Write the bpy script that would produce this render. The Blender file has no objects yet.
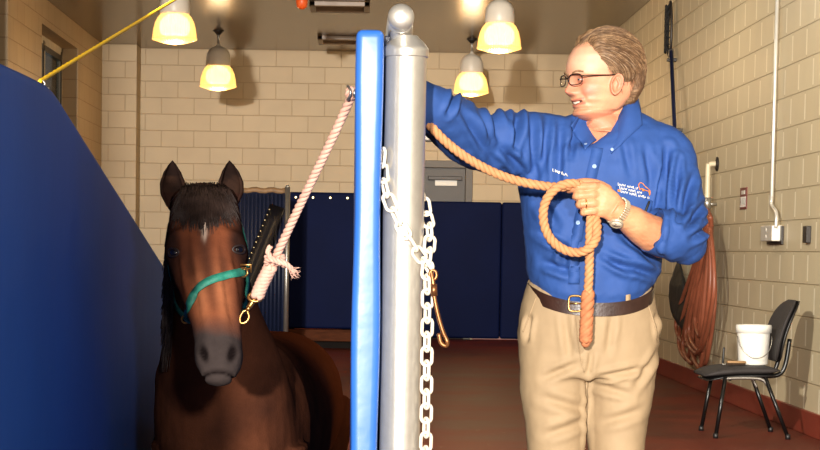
import bpy, bmesh, math, random
from math import sin, cos, pi, radians, sqrt, exp
from mathutils import Vector, Matrix, noise
from mathutils.bvhtree import BVHTree
random.seed(7)
V = Vector
S = bpy.context.scene
COL = S.collection

# ---------------------------------------------------------------- camera
F = 1968.0
CAM = V((0, 0, 1.10))
ROT = Matrix.Rotation(radians(90 - 3.5), 3, 'X') @ Matrix.Rotation(0.015, 3, 'Z')
def _raw(d):
    c = ROT.transposed() @ d
    return (F * c.x / -c.z, -F * c.y / -c.z)
_v = _raw(V((0, 1, 0)))
PPX, PPY = 359 - _v[0], 250 - _v[1]
def ray(px, py):
    return (ROT @ V(((px - PPX) / F, -(py - PPY) / F, -1.0))).normalized()
def P(px, py, y):
    d = ray(px, py)
    return CAM + d * ((y - CAM.y) / d.y)
def PX(px, py, x):
    d = ray(px, py)
    return CAM + d * ((x - CAM.x) / d.x)
def proj(p):
    r = _raw(p - CAM)
    return (r[0] + PPX, r[1] + PPY)
cd = bpy.data.cameras.new('camera'); cam = bpy.data.objects.new('camera', cd); COL.objects.link(cam)
cam.location = CAM; cam.rotation_euler = ROT.to_euler()
cd.sensor_fit = 'HORIZONTAL'; cd.sensor_width = 36; cd.lens = 36 * F / 820
cd.shift_x = -(PPX - 410) / 820; cd.shift_y = (PPY - 225) / 820
cd.clip_end = 200
S.camera = cam
S.view_settings.view_transform = 'Standard'; S.view_settings.look = 'None'
S.view_settings.gamma = 1; S.view_settings.use_curve_mapping = False
S.view_settings.exposure = 0.0

# ---------------------------------------------------------------- materials
def lin(c):
    return tuple((x / 12.92 if x <= .04045 else ((x + .055) / 1.055) ** 2.4) for x in [v / 255 for v in c])
class N:
    """small node-tree writer"""
    def __init__(s, name, rough=.6, metal=0, spec=.5):
        s.m = bpy.data.materials.new(name); s.m.use_nodes = True
        s.t = s.m.node_tree; s.b = s.t.nodes['Principled BSDF']
        s.b.inputs['Roughness'].default_value = rough; s.b.inputs['Metallic'].default_value = metal
        s.b.inputs['Specular IOR Level'].default_value = spec
    def n(s, typ, **kw):
        nd = s.t.nodes.new(typ)
        for k, v in kw.items():
            if k in nd.inputs: 
                nd.inputs[k].default_value = v
            else: setattr(nd, k, v)
        return nd
    def l(s, a, b): s.t.links.new(a, b)
def col4(c): return (*lin(c), 1)
def mat(name, c, rough=.6, metal=0, spec=.5, var=.12, scale=8, bump=0, bscale=60, coat=0, stretch=None, sheen=0):
    w = N(name, rough, metal, spec)
    tc = w.n('ShaderNodeTexCoord'); mp = w.n('ShaderNodeMapping'); w.l(tc.outputs['Object'], mp.inputs[0])
    if stretch: mp.inputs['Scale'].default_value = stretch
    nz = w.n('ShaderNodeTexNoise', Scale=scale, Detail=5.0); w.l(mp.outputs[0], nz.inputs['Vector'])
    r = w.n('ShaderNodeValToRGB')
    a = lin(c)
    r.color_ramp.elements[0].position = .3; r.color_ramp.elements[1].position = .7
    r.color_ramp.elements[0].color = (*[x * (1 - var) for x in a], 1)
    r.color_ramp.elements[1].color = (*[min(1, x * (1 + var)) for x in a], 1)
    w.l(nz.outputs['Fac'], r.inputs[0]); w.l(r.outputs[0], w.b.inputs['Base Color'])
    if bump:
        n2 = w.n('ShaderNodeTexNoise', Scale=bscale, Detail=4.0); w.l(mp.outputs[0], n2.inputs['Vector'])
        bp = w.n('ShaderNodeBump', Strength=1.0, Distance=bump); w.l(n2.outputs['Fac'], bp.inputs['Height'])
        w.l(bp.outputs[0], w.b.inputs['Normal'])
    if coat: w.b.inputs['Coat Weight'].default_value = coat
    if sheen: w.b.inputs['Sheen Weight'].default_value = sheen
    return w.m
def vmat(name, rough=.5, spec=.4, bump=0, bscale=200, attr='Col', sss=0, sheen=0):
    """material whose colour comes from the pattern stored on the mesh"""
    w = N(name, rough, 0, spec)
    a = w.n('ShaderNodeVertexColor', layer_name=attr)
    tc = w.n('ShaderNodeTexCoord'); nz = w.n('ShaderNodeTexNoise', Scale=40.0, Detail=6.0); w.l(tc.outputs['Object'], nz.inputs['Vector'])
    mr = w.n('ShaderNodeMapRange'); mr.inputs['To Min'].default_value = .82; mr.inputs['To Max'].default_value = 1.18
    w.l(nz.outputs['Fac'], mr.inputs['Value'])
    mx = w.n('ShaderNodeVectorMath', operation='SCALE'); w.l(a.outputs['Color'], mx.inputs[0]); w.l(mr.outputs[0], mx.inputs['Scale'])
    w.l(mx.outputs[0], w.b.inputs['Base Color'])
    if bump:
        n2 = w.n('ShaderNodeTexNoise', Scale=bscale, Detail=3.0); w.l(tc.outputs['Object'], n2.inputs['Vector'])
        bp = w.n('ShaderNodeBump', Strength=1.0, Distance=bump); w.l(n2.outputs['Fac'], bp.inputs['Height']); w.l(bp.outputs[0], w.b.inputs['Normal'])
    if sss:
        w.b.inputs['Subsurface Weight'].default_value = sss; w.b.inputs['Subsurface Radius'].default_value = (.01, .004, .002)
        w.b.inputs['Subsurface Scale'].default_value = 1.0
    if sheen: w.b.inputs['Sheen Weight'].default_value = sheen
    return w.m
def emat(name, c, strength):
    w = N(name); w.b.inputs['Base Color'].default_value = col4(c)
    w.b.inputs['Emission Color'].default_value = col4(c); w.b.inputs['Emission Strength'].default_value = strength
    return w.m
def block_mat(name, axes, c1, c2, mortar, phase=(0, 0), vj_glint=None):
    w = N(name, .48, 0, .4)
    tc = w.n('ShaderNodeTexCoord'); sp = w.n('ShaderNodeSeparateXYZ'); cb = w.n('ShaderNodeCombineXYZ')
    w.l(tc.outputs['Object'], sp.inputs[0])
    ad = w.n('ShaderNodeMath', operation='ADD'); ad.inputs[1].default_value = phase[0]; w.l(sp.outputs[axes], ad.inputs[0])
    ae = w.n('ShaderNodeMath', operation='ADD'); ae.inputs[1].default_value = phase[1]; w.l(sp.outputs['Z'], ae.inputs[0])
    w.l(ad.outputs[0], cb.inputs[0]); w.l(ae.outputs[0], cb.inputs[1])
    br = w.n('ShaderNodeTexBrick', offset=.5, squash=1.0)
    br.inputs['Scale'].default_value = 1; br.inputs['Mortar Size'].default_value = .0055; br.inputs['Mortar Smooth'].default_value = .6
    br.inputs['Brick Width'].default_value = .4064; br.inputs['Row Height'].default_value = .2032; br.inputs['Bias'].default_value = 0
    br.inputs['Color1'].default_value = col4(c1); br.inputs['Color2'].default_value = col4(c2); br.inputs['Mortar'].default_value = col4(mortar)
    w.l(cb.outputs[0], br.inputs['Vector'])
    base = br.outputs['Color']
    if vj_glint:   # flash glint on upright joints put into the colour, wider than bed joints
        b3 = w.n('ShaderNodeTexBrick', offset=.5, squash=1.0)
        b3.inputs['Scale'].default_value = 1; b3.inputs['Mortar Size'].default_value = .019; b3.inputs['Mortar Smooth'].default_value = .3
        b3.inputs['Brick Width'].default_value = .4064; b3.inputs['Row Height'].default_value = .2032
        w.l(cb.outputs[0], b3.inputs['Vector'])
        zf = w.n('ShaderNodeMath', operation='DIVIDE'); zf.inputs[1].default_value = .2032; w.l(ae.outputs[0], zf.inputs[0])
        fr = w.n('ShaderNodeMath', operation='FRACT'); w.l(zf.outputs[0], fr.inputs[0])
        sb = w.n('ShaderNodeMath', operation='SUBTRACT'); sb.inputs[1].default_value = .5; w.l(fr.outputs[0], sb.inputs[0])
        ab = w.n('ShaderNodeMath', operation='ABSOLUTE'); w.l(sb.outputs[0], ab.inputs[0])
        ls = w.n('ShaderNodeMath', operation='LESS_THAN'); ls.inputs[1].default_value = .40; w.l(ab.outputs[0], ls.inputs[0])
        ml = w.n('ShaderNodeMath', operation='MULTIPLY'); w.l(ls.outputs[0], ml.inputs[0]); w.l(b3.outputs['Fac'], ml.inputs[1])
        m3 = w.n('ShaderNodeMix', data_type='RGBA'); w.l(ml.outputs[0], m3.inputs[0]); w.l(base, m3.inputs[6]); m3.inputs[7].default_value = col4(vj_glint); base = m3.outputs[2]
    nz = w.n('ShaderNodeTexNoise', Scale=3.0, Detail=6.0); w.l(tc.outputs['Object'], nz.inputs['Vector'])
    mr = w.n('ShaderNodeMapRange'); mr.inputs['To Min'].default_value = .88; mr.inputs['To Max'].default_value = 1.1; w.l(nz.outputs['Fac'], mr.inputs['Value'])
    mx = w.n('ShaderNodeVectorMath', operation='SCALE'); w.l(base, mx.inputs[0]); w.l(mr.outputs[0], mx.inputs['Scale'])
    w.l(mx.outputs[0], w.b.inputs['Base Color'])
    n2 = w.n('ShaderNodeTexNoise', Scale=90.0, Detail=4.0); w.l(tc.outputs['Object'], n2.inputs['Vector'])
    inv = w.n('ShaderNodeMath', operation='MULTIPLY_ADD'); inv.inputs[1].default_value = -1; inv.inputs[2].default_value = 1; w.l(br.outputs['Fac'], inv.inputs[0])
    b1 = w.n('ShaderNodeBump', Strength=1.0, Distance=.0028); w.l(inv.outputs[0], b1.inputs['Height'])
    b2 = w.n('ShaderNodeBump', Strength=.5, Distance=.0015); w.l(n2.outputs['Fac'], b2.inputs['Height']); w.l(b1.outputs[0], b2.inputs['Normal'])
    w.l(b2.outputs[0], w.b.inputs['Normal'])
    return w.m

# ---------------------------------------------------------------- mesh helpers
def new_obj(name, me, m, parent=None):
    o = bpy.data.objects.new(name, me); COL.objects.link(o)
    if m is not None and not me.materials:
        for q in (m if isinstance(m, (list, tuple)) else [m]): me.materials.append(q)
    if parent: 
        o.parent = parent; o.matrix_parent_inverse = Matrix.Translation(-parent.location)
    return o
def obj(name, bm, m, parent=None, smooth=True):
    bmesh.ops.recalc_face_normals(bm, faces=bm.faces)
    me = bpy.data.meshes.new(name); bm.to_mesh(me); bm.free()
    if smooth:
        for p in me.polygons: p.use_smooth = True
    return new_obj(name, me, m, parent)
def sharp(o, ang=35):
    me = o.data
    for p in me.polygons: p.use_smooth = True
    me.set_sharp_from_angle(angle=radians(ang)); return o
def tag(o, label=None, cat=None, group=None, kind=None):
    if label: o['label'] = label
    if cat: o['category'] = cat
    if group: o['group'] = group
    if kind: o['kind'] = kind
    return o
def thing(name, loc, label, cat, group=None):
    o = bpy.data.objects.new(name, None); COL.objects.link(o); o.location = loc; o.empty_display_size = .1
    return tag(o, label, cat, group)
def B(): return bmesh.new()
def box(bm, lo, hi, bev=0, rot=None, seg=2):
    lo, hi = V(lo), V(hi); c = (lo + hi) / 2; s = hi - lo
    r = bmesh.ops.create_cube(bm, size=1)
    vs = r['verts']
    for v in vs: v.co = V((v.co.x * s.x, v.co.y * s.y, v.co.z * s.z))
    if bev:
        es = list({e for v in vs for e in v.link_edges})
        r2 = bmesh.ops.bevel(bm, geom=es, offset=bev, segments=seg, profile=.5, affect='EDGES')
        vs = list({v for f in r2['faces'] for v in f.verts} | {v for v in vs if v.is_valid})
    for v in vs: v.co = (rot @ v.co if rot else v.co) + c
    return vs
def frames(pts, up=None):
    """parallel-transport frames along a path"""
    n = len(pts); T = []
    for i in range(n):
        a = pts[max(0, i - 1)]; b = pts[min(n - 1, i + 1)]
        T.append((b - a).normalized())
    u = up or (V((0, 0, 1)) if abs(T[0].z) < .9 else V((1, 0, 0)))
    u = (u - T[0] * u.dot(T[0])).normalized(); out = []
    for i in range(n):
        u = (u - T[i] * u.dot(T[i])).normalized()
        out.append((T[i], u, T[i].cross(u)))
    return out
def rings_mesh(bm, rings, cap=True, closed=False):
    R = [[bm.verts.new(p) for p in r] for r in rings]; k = len(R[0])
    m = len(R)
    for i in range(m if closed else m - 1):
        A, Bq = R[i], R[(i + 1) % m]
        for j in range(k):
            bm.faces.new((A[j], A[(j + 1) % k], Bq[(j + 1) % k], Bq[j]))
    if cap and not closed:
        for r in (R[0], R[-1]):
            c = bm.verts.new(sum((v.co for v in r), V()) / k)
            for j in range(k): bm.faces.new((r[j], r[(j + 1) % k], c))
    return R
def tube(bm, pts, r, k=10, cap=True, closed=False, up=None, round_ends=False):
    pts = [V(p) for p in pts]; n = len(pts)
    rr = [r] * n if not isinstance(r, (list, tuple)) else list(r)
    fr = frames(pts, up)
    if closed:
        T = [(pts[(i + 1) % n] - pts[i - 1]).normalized() for i in range(n)]
        u = fr[0][1]; fr = []
        for i in range(n):
            u = (u - T[i] * u.dot(T[i])).normalized(); fr.append((T[i], u, T[i].cross(u)))
    rings = []
    for i in range(n):
        a = rr[i]; a, b = a if isinstance(a, (list, tuple)) else (a, a)
        t, u, w = fr[i]
        rings.append([pts[i] + u * (a * cos(2 * pi * j / k)) + w * (b * sin(2 * pi * j / k)) for j in range(k)])
    if round_ends and not closed:
        pre, post = [], []
        for q in (.95, .7, .35):
            for lst, idx, s in ((pre, 0, -1), (post, -1, 1)):
                a = rr[idx]; a, b = a if isinstance(a, (list, tuple)) else (a, a); t, u, w = fr[idx]
                h = min(a, b) * q * s; f = sqrt(1 - q * q)
                lst.append([pts[idx] + t * h + u * (a * f * cos(2 * pi * j / k)) + w * (b * f * sin(2 * pi * j / k)) for j in range(k)])
        rings = pre + rings + post[::-1]
    return rings_mesh(bm, rings, cap, closed)
def crv(pts, n=40, closed=False):
    """Catmull-Rom resample by even parameter"""
    pts = [V(p) for p in pts]; m = len(pts); out = []
    segs = m if closed else m - 1
    for i in range(n):
        t = i / (n if closed else n - 1) * segs; k = min(int(t), segs - 1); f = t - k
        if closed: g = [pts[(k - 1) % m], pts[k % m], pts[(k + 1) % m], pts[(k + 2) % m]]
        else:
            g = [pts[max(0, k - 1)], pts[k], pts[k + 1], pts[min(m - 1, k + 2)]]
        out.append(.5 * ((2 * g[1]) + (g[2] - g[0]) * f + (2 * g[0] - 5 * g[1] + 4 * g[2] - g[3]) * f * f + (3 * g[1] - g[0] - 3 * g[2] + g[3]) * f ** 3))
    return out
def even(pts, step):
    """resample a polyline at equal arc length"""
    L = [0]
    for a, b in zip(pts, pts[1:]): L.append(L[-1] + (b - a).length)
    n = max(2, int(L[-1] / step)); out = []; k = 0
    for i in range(n + 1):
        d = L[-1] * i / n
        while k < len(L) - 2 and L[k + 1] < d: k += 1
        out.append(pts[k].lerp(pts[k + 1], (d - L[k]) / max(1e-9, L[k + 1] - L[k])))
    return out
def interp(tab, x):
    if x <= tab[0][0]: return tab[0][1]
    for (a, va), (b, vb) in zip(tab, tab[1:]):
        if x <= b:
            f = (x - a) / (b - a); f = f * f * (3 - 2 * f) * .35 + f * .65
            return va + (vb - va) * f
    return tab[-1][1]
def lathe(bm, prof, c, k=32, axis=None):
    c = V(c); q = V((0, 0, 1)).rotation_difference(V(axis).normalized()) if axis else None
    rings = []
    for r, z in prof:
        rr = [V((r * cos(2 * pi * j / k), r * sin(2 * pi * j / k), z)) for j in range(k)]
        rings.append([(q @ p if q else p) + c for p in rr])
    return rings_mesh(bm, rings)
def rope(bm, pts, R=.012, pitch=.06, strands=3, k=8, step=.006):
    pts = even(pts, step); fr = frames(pts); d = 0; rs = R * .56; off = R * .5
    S_ = [[] for _ in range(strands)]
    for i, p in enumerate(pts):
        if i: d += (pts[i] - pts[i - 1]).length
        t, u, w = fr[i]
        for s in range(strands):
            a = 2 * pi * (d / pitch + s / strands); S_[s].append(p + u * (off * cos(a)) + w * (off * sin(a)))
    for s in S_: tube(bm, s, rs, k)
def fuse(bm, voxel, smooth=4, name='tmp'):
    """fuse overlapping closed shapes into one continuous surface; returns a mesh"""
    bmesh.ops.recalc_face_normals(bm, faces=bm.faces)
    me = bpy.data.meshes.new(name); bm.to_mesh(me); bm.free()
    o = bpy.data.objects.new(name, me); COL.objects.link(o)
    r = o.modifiers.new('r', 'REMESH'); r.mode = 'VOXEL'; r.voxel_size = voxel; r.adaptivity = 0
    if smooth:
        s = o.modifiers.new('s', 'SMOOTH'); s.factor = .5; s.iterations = smooth
    dg = bpy.context.evaluated_depsgraph_get(); dg.update()
    out = bpy.data.meshes.new_from_object(o.evaluated_get(dg))
    bpy.data.objects.remove(o); bpy.data.meshes.remove(me)
    for p in out.polygons: p.use_smooth = True
    return out
def displace(me, fn):
    me.update(); ns = [v.normal.copy() for v in me.vertices]
    for v, n in zip(me.vertices, ns):
        v.co = v.co + n * fn(v.co, n)
    me.update()
def colour(me, fn):
    a = me.color_attributes.new('Col', 'FLOAT_COLOR', 'POINT')
    for v, d in zip(me.vertices, a.data): d.color = (*fn(v.co, v.normal), 1)
def bvh(me): 
    return BVHTree.FromPolygons([v.co.copy() for v in me.vertices], [tuple(p.vertices) for p in me.polygons])
def hit(tree, px, py, lift=0):
    d = ray(px, py); h = tree.ray_cast(CAM, d)
    if h[0] is None:
        c = CAM + d * 5.7
        h = tree.find_nearest(c)
    n = h[1] if h[1].dot(d) < 0 else -h[1]
    return h[0] + n * lift, n
def strap(bm, pts, nrm, width, th):
    """flat band along pts, facing along nrm"""
    rings = []; n = len(pts)
    for i in range(n):
        t = (pts[min(n - 1, i + 1)] - pts[max(0, i - 1)]).normalized()
        nn = (nrm[i] - t * nrm[i].dot(t)).normalized(); w = t.cross(nn)
        rings.append([pts[i] + w * (a * width / 2) + nn * (b * th) for a, b in ((-1, 0), (-1, 1), (1, 1), (1, 0))])
    return rings_mesh(bm, rings)
def G(x, s): return exp(-(x / s) ** 2)
def fbm(p, s, seed=0, oct=3): return noise.fractal(V(p) * s + V((seed, seed * 1.7, 0)), 1.0, 2.0, oct)
# ================================================================ SETTING
XR, XL, YB, ZC, Y0 = 2.80, -3.18, 24.7, 3.57, -1.5
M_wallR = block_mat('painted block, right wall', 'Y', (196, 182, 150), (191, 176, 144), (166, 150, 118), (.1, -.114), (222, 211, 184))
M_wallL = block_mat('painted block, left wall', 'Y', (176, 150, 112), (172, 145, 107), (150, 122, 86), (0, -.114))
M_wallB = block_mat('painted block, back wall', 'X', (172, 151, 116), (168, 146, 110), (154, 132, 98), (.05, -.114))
w = N('epoxy ceiling paint', .22, 0, .5); w.b.inputs['Base Color'].default_value = col4((92, 73, 49))
tc = w.n('ShaderNodeTexCoord'); nz = w.n('ShaderNodeTexNoise', Scale=1.2, Detail=5.0); w.l(tc.outputs['Object'], nz.inputs['Vector'])
bp = w.n('ShaderNodeBump', Strength=.4, Distance=.01); w.l(nz.outputs['Fac'], bp.inputs['Height']); w.l(bp.outputs[0], w.b.inputs['Normal'])
M_ceil = w.m
# dark red resin floor with scuffs
w = N('red resin floor', .45, 0, .12)
tc = w.n('ShaderNodeTexCoord')
n1 = w.n('ShaderNodeTexNoise', Scale=1.4, Detail=8.0); w.l(tc.outputs['Object'], n1.inputs['Vector'])
r1 = w.n('ShaderNodeValToRGB'); r1.color_ramp.elements[0].position = .35; r1.color_ramp.elements[1].position = .7
r1.color_ramp.elements[0].color = col4((76, 33, 24)); r1.color_ramp.elements[1].color = col4((108, 43, 29)); w.l(n1.outputs['Fac'], r1.inputs[0])
mp = w.n('ShaderNodeMapping'); mp.inputs['Scale'].default_value = (7, 2.2, 1); w.l(tc.outputs['Object'], mp.inputs[0])
n2 = w.n('ShaderNodeTexNoise', Scale=2.0, Detail=10.0, Roughness=.7); w.l(mp.outputs[0], n2.inputs['Vector'])
r2 = w.n('ShaderNodeValToRGB'); r2.color_ramp.elements[0].position = .62; r2.color_ramp.elements[1].position = .68
r2.color_ramp.elements[0].color = (0, 0, 0, 1); r2.color_ramp.elements[1].color = (.6, .6, .6, 1); w.l(n2.outputs['Fac'], r2.inputs[0])
mx = w.n('ShaderNodeMix', data_type='RGBA'); w.l(r2.outputs[0], mx.inputs[0]); w.l(r1.outputs[0], mx.inputs[6]); mx.inputs[7].default_value = col4((112, 88, 66))
w.l(mx.outputs[2], w.b.inputs['Base Color'])
mr = w.n('ShaderNodeMapRange'); mr.inputs['To Min'].default_value = .38; mr.inputs['To Max'].default_value = .6; w.l(n1.outputs['Fac'], mr.inputs['Value']); w.l(mr.outputs[0], w.b.inputs['Roughness'])
bp = w.n('ShaderNodeBump', Strength=.3, Distance=.003); w.l(n2.outputs['Fac'], bp.inputs['Height']); w.l(bp.outputs[0], w.b.inputs['Normal'])
M_floor = w.m
M_base = mat('red resin cove', (120, 46, 32), .4, var=.15, scale=3)
M_pit = mat('dark rubber', (38, 34, 32), .8, bump=.002)
M_dark = mat('dark bronze frame', (40, 34, 30), .45, .3)
M_white = mat('off white enamel', (205, 200, 190), .4, var=.03)
M_steel = mat('galvanised steel', (176, 172, 164), .34, .85, var=.08, scale=30, bump=.0006, bscale=80)
M_door = mat('dark grey door paint', (58, 51, 45), .5, var=.05)
M_frame = mat('brown grey door frame', (74, 65, 54), .5, var=.05)
w = N('pale blue window glass', .08, 0, .5); w.b.inputs['Base Color'].default_value = col4((190, 200, 205)); w.b.inputs['Transmission Weight'].default_value = 1; w.b.inputs['IOR'].default_value = 1.1
M_glass = w.m

def struct(name, bm, m, smooth=False):
    o = obj(name, bm, m, smooth=smooth); o['kind'] = 'structure'; return o
PX0, PX1, PY0, PY1, PZ = -.80, .0, 4.2, 9.4, -.72      # sunken treadmill pit
bm = B()
for lo, hi in (((XL - .6, Y0, -.12), (PX0, YB + .3, 0)), ((PX1, Y0, -.12), (XR, YB + .3, 0)), ((PX0, Y0, -.12), (PX1, PY0, 0)), ((PX0, PY1, -.12), (PX1, YB + .3, 0))): box(bm, lo, hi)
struct('floor', bm, M_floor)
bm = B()
box(bm, (PX0 - .1, PY0 - .1, PZ - .1), (PX1 + .1, PY1 + .1, PZ))
for lo, hi in (((PX0 - .1, PY0 - .1, PZ), (PX0, PY1 + .1, -.12)), ((PX1, PY0 - .1, PZ), (PX1 + .1, PY1 + .1, -.12)), ((PX0, PY0 - .1, PZ), (PX1, PY0, -.12)), ((PX0, PY1, PZ), (PX1, PY1 + .1, -.12))): box(bm, lo, hi)
struct('trim_1', bm, M_pit)
bm = B(); box(bm, (XL - .6, Y0, ZC), (XR + .3, YB + .3, ZC + .2)); struct('ceiling', bm, M_ceil)
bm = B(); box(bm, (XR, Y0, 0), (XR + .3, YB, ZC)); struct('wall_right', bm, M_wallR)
# back wall with the doorway cut out
DX0, DX1, DZ = P(420, 200, YB).x - .28, P(467, 180, YB).x, 2.16
bm = B(); box(bm, (XL - .6, YB, 0), (DX0, YB + .3, ZC)); box(bm, (DX1, YB, 0), (XR + .3, YB + .3, ZC)); box(bm, (DX0, YB, DZ), (DX1, YB + .3, ZC))
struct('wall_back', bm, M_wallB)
# shallow pier beside the left corner of the back wall
bm = B(); box(bm, (XL, YB - .42, 0), (P(136, 150, YB - .42).x, YB, ZC)); struct('trim_2', bm, M_wallB)
# left wall with two window recesses
WY = [(13.9, 17.8), (19.7, 22.2)]
bm = B()
ys = [Y0, WY[0][0], WY[0][1], WY[1][0], WY[1][1], YB]
for a, b in ((ys[0], ys[1]), (ys[2], ys[3]), (ys[4], ys[5])): box(bm, (XL - .3, a, 0), (XL, b, ZC))
for a, b in WY: box(bm, (XL - .3, a, 0), (XL, b, 1.05)); box(bm, (XL - .3, a, 3.30), (XL, b, ZC))
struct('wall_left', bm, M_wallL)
for i, (a, b) in enumerate(WY):
    e = thing('window_%d' % (i + 1), (XL - .2, a, 1.05), None, None); e['kind'] = 'structure'
    bm = B(); xx0, xx1 = XL - .23, XL - .17
    for lo, hi in (((xx0, a, 1.05), (xx1, a + .09, 3.3)), ((xx0, b - .09, 1.05), (xx1, b, 3.3)), ((xx0, a, 1.05), (xx1, b, 1.14)), ((xx0, a, 3.21), (xx1, b, 3.3)), ((xx0, (a + b) / 2 - .04, 1.1), (xx1, (a + b) / 2 + .04, 3.25))): box(bm, lo, hi, .006)
    obj('window_frame', bm, mat('cream window frame', (196, 186, 164), .5), e, False); bm = B(); box(bm, (XL - .172, (a + b) / 2 - .1, 1.1), (XL - .165, (a + b) / 2 - .045, 3.25)); box(bm, (XL - .172, b - .13, 1.1), (XL - .165, b - .09, 3.25)); box(bm, (XL - .172, a + .09, 3.15), (XL - .165, b - .09, 3.21)); obj('window_gasket', bm, M_dark, e, False)
    bm = B(); box(bm, (XL - .205, a + .08, 1.13), (XL - .195, b - .08, 3.22)); obj('window_pane', bm, M_glass, e, False)
    bm = B(); box(bm, (XL - .17, a, 1.05), (XL + .02, b, 1.09), .008); obj('window_sill', bm, M_white, e, False)
# red cove base
bm = B(); box(bm, (XR - .02, Y0, 0), (XR, YB, .15), .006); struct('baseboard_right', bm, M_base)
bm = B(); box(bm, (XL, Y0, 0), (XL + .02, YB - .42, .15), .006); struct('baseboard_left', bm, M_base)
bm = B(); box(bm, (P(136, 150, YB).x + .05, YB - .02, 0), (DX0 - .1, YB, .15), .006); box(bm, (DX1 + .1, YB - .02, 0), (XR - .02, YB, .15), .006); struct('baseboard_back', bm, M_base)
# door
d = thing('door_1', ((DX0 + DX1) / 2, YB, 0), None, None); d['kind'] = 'structure'
bm = B(); t = .07
for lo, hi in (((DX0 - t, YB - .03, 0), (DX0 + .02, YB + .12, DZ + t)), ((DX1 - .02, YB - .03, 0), (DX1 + t, YB + .12, DZ + t)), ((DX0, YB - .03, DZ - .02), (DX1, YB + .12, DZ + t))): box(bm, lo, hi, .005)
obj('door_frame', bm, M_frame, d, False)
bm = B(); box(bm, (DX0 + .02, YB + .03, .01), (DX1 - .02, YB + .08, DZ - .02), .004); obj('door_leaf', bm, M_door, d, False)
a = P(435, 180, YB + .02); b = P(457, 186, YB + .02)
bm = B(); box(bm, (a.x, YB + .005, b.z), (b.x, YB + .03, a.z), .004); obj('notice_plate', bm, M_white, d, False)
bm = B(); tube(bm, [(DX0 + .1, YB - .02, 1.0), (DX1 - .1, YB - .02, 1.0)], .018); box(bm, (DX0 + .08, YB - .03, .96), (DX0 + .14, YB + .03, 1.04), .004); box(bm, (DX1 - .14, YB - .03, .96), (DX1 - .08, YB + .03, 1.04), .004); obj('door_handle', bm, M_steel, d)
# door closer
bm = B(); box(bm, (P(428, 178, YB).x, YB - .04, P(428, 176, YB).z - .05), (P(462, 176, YB).x, YB + .03, P(428, 176, YB).z), .006); obj('door_closer', bm, M_dark, d, False)

# ================================================================ WALL AND CEILING FITTINGS
M_navy = mat('navy vinyl', (5, 15, 50), .7, spec=.1, var=.12, scale=2, bump=.004, bscale=3)
M_brass = mat('brass eyelet', (214, 196, 150), .3, .9)
M_wood = mat('stained plank', (74, 40, 24), .85, spec=.1, var=.3, scale=6, stretch=(1, 6, 6))
# small exit sign above the door
e = P(422, 138, YB); s = thing('exit_sign', (e.x, YB, e.z), 'small dark sign with a white face on the back wall above the grey door', 'sign')
bm = B(); box(bm, (P(412, 138, YB).x, YB - .05, P(430, 141, YB).z - .01), (P(436, 138, YB).x, YB, P(430, 130, YB).z), .006); obj('housing', bm, M_dark, s, False)
bm = B(); box(bm, (P(414, 138, YB).x, YB - .056, P(430, 140, YB).z), (P(436, 138, YB).x - .01, YB - .05, P(430, 136, YB).z), .002); obj('sign_face', bm, M_white, s, False)

# padded mats on the back wall, right of the stall
def mat_panel(x0, x1, y, z0, z1, label, dots=False, th=.09):
    t_ = thing('wall_mat', ((x0 + x1) / 2, y, z0), label, 'padded mat', None)
    bm = B(); box(bm, (x0, y - th, z0), (x1, y, z1), .03, seg=4)
    o = obj('padding', bm, M_navy, t_)
    if dots:
        n = 5
        for i in range(n):
            bm = B(); x = x0 + .08 + (x1 - x0 - .16) * i / (n - 1); lathe(bm, [(.006, 0), (.017, .002), (.019, .006), (.012, .009), (.006, .009)], (x, y - th, z1 - .06), 14, (0, -1, 0))
            obj('eyelet', bm, M_brass, t_)
    return t_
xa = P(384, 200, YB).x; xe = XR - .04; nmat = 3
names = ['navy padded mat on the back wall below the grey door, nearest the chained post', 'navy padded mat on the back wall seen just left of the man in blue', 'navy padded mat on the back wall seen behind the man in blue']
for i in range(nmat):
    x0 = xa - .5 + (xe - xa + .5) * i / nmat; x1 = xa - .5 + (xe - xa + .5) * (i + 1) / nmat
    mat_panel(x0, x1 - .004, YB - .03, .02, 1.72, names[i])
yM = 22.0
a = P(289, 192, yM); b = P(372, 192, yM)
mat_panel(a.x, b.x, yM, .22, a.z, 'navy padded mat with brass eyelets along its top, between ribbed gate and silver post', True)
bm = B(); box(bm, (a.x, yM - .12, .08), (b.x, yM, .21), .01); tag(obj('kick_board', bm, M_wood, None, False), 'brown kick board below the navy mat with eyelets', 'board')
bm = B()
for x in (a.x + .05, b.x - .05): box(bm, (x - .03, yM, 0), (x + .03, yM + .06, a.z - .02), .005)
box(bm, (a.x, yM, .4), (b.x, yM + .04, .46)); box(bm, (a.x, yM, 1.4), (b.x, yM + .04, 1.46)); box(bm, (a.x, yM, 0), (b.x, yM + .06, .09))
tag(obj('mat_rack', bm, mat('dull black paint', (26, 22, 20), .9, spec=.1), None, False), 'dark upright frame carrying the navy mat with eyelets', 'frame')

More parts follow.
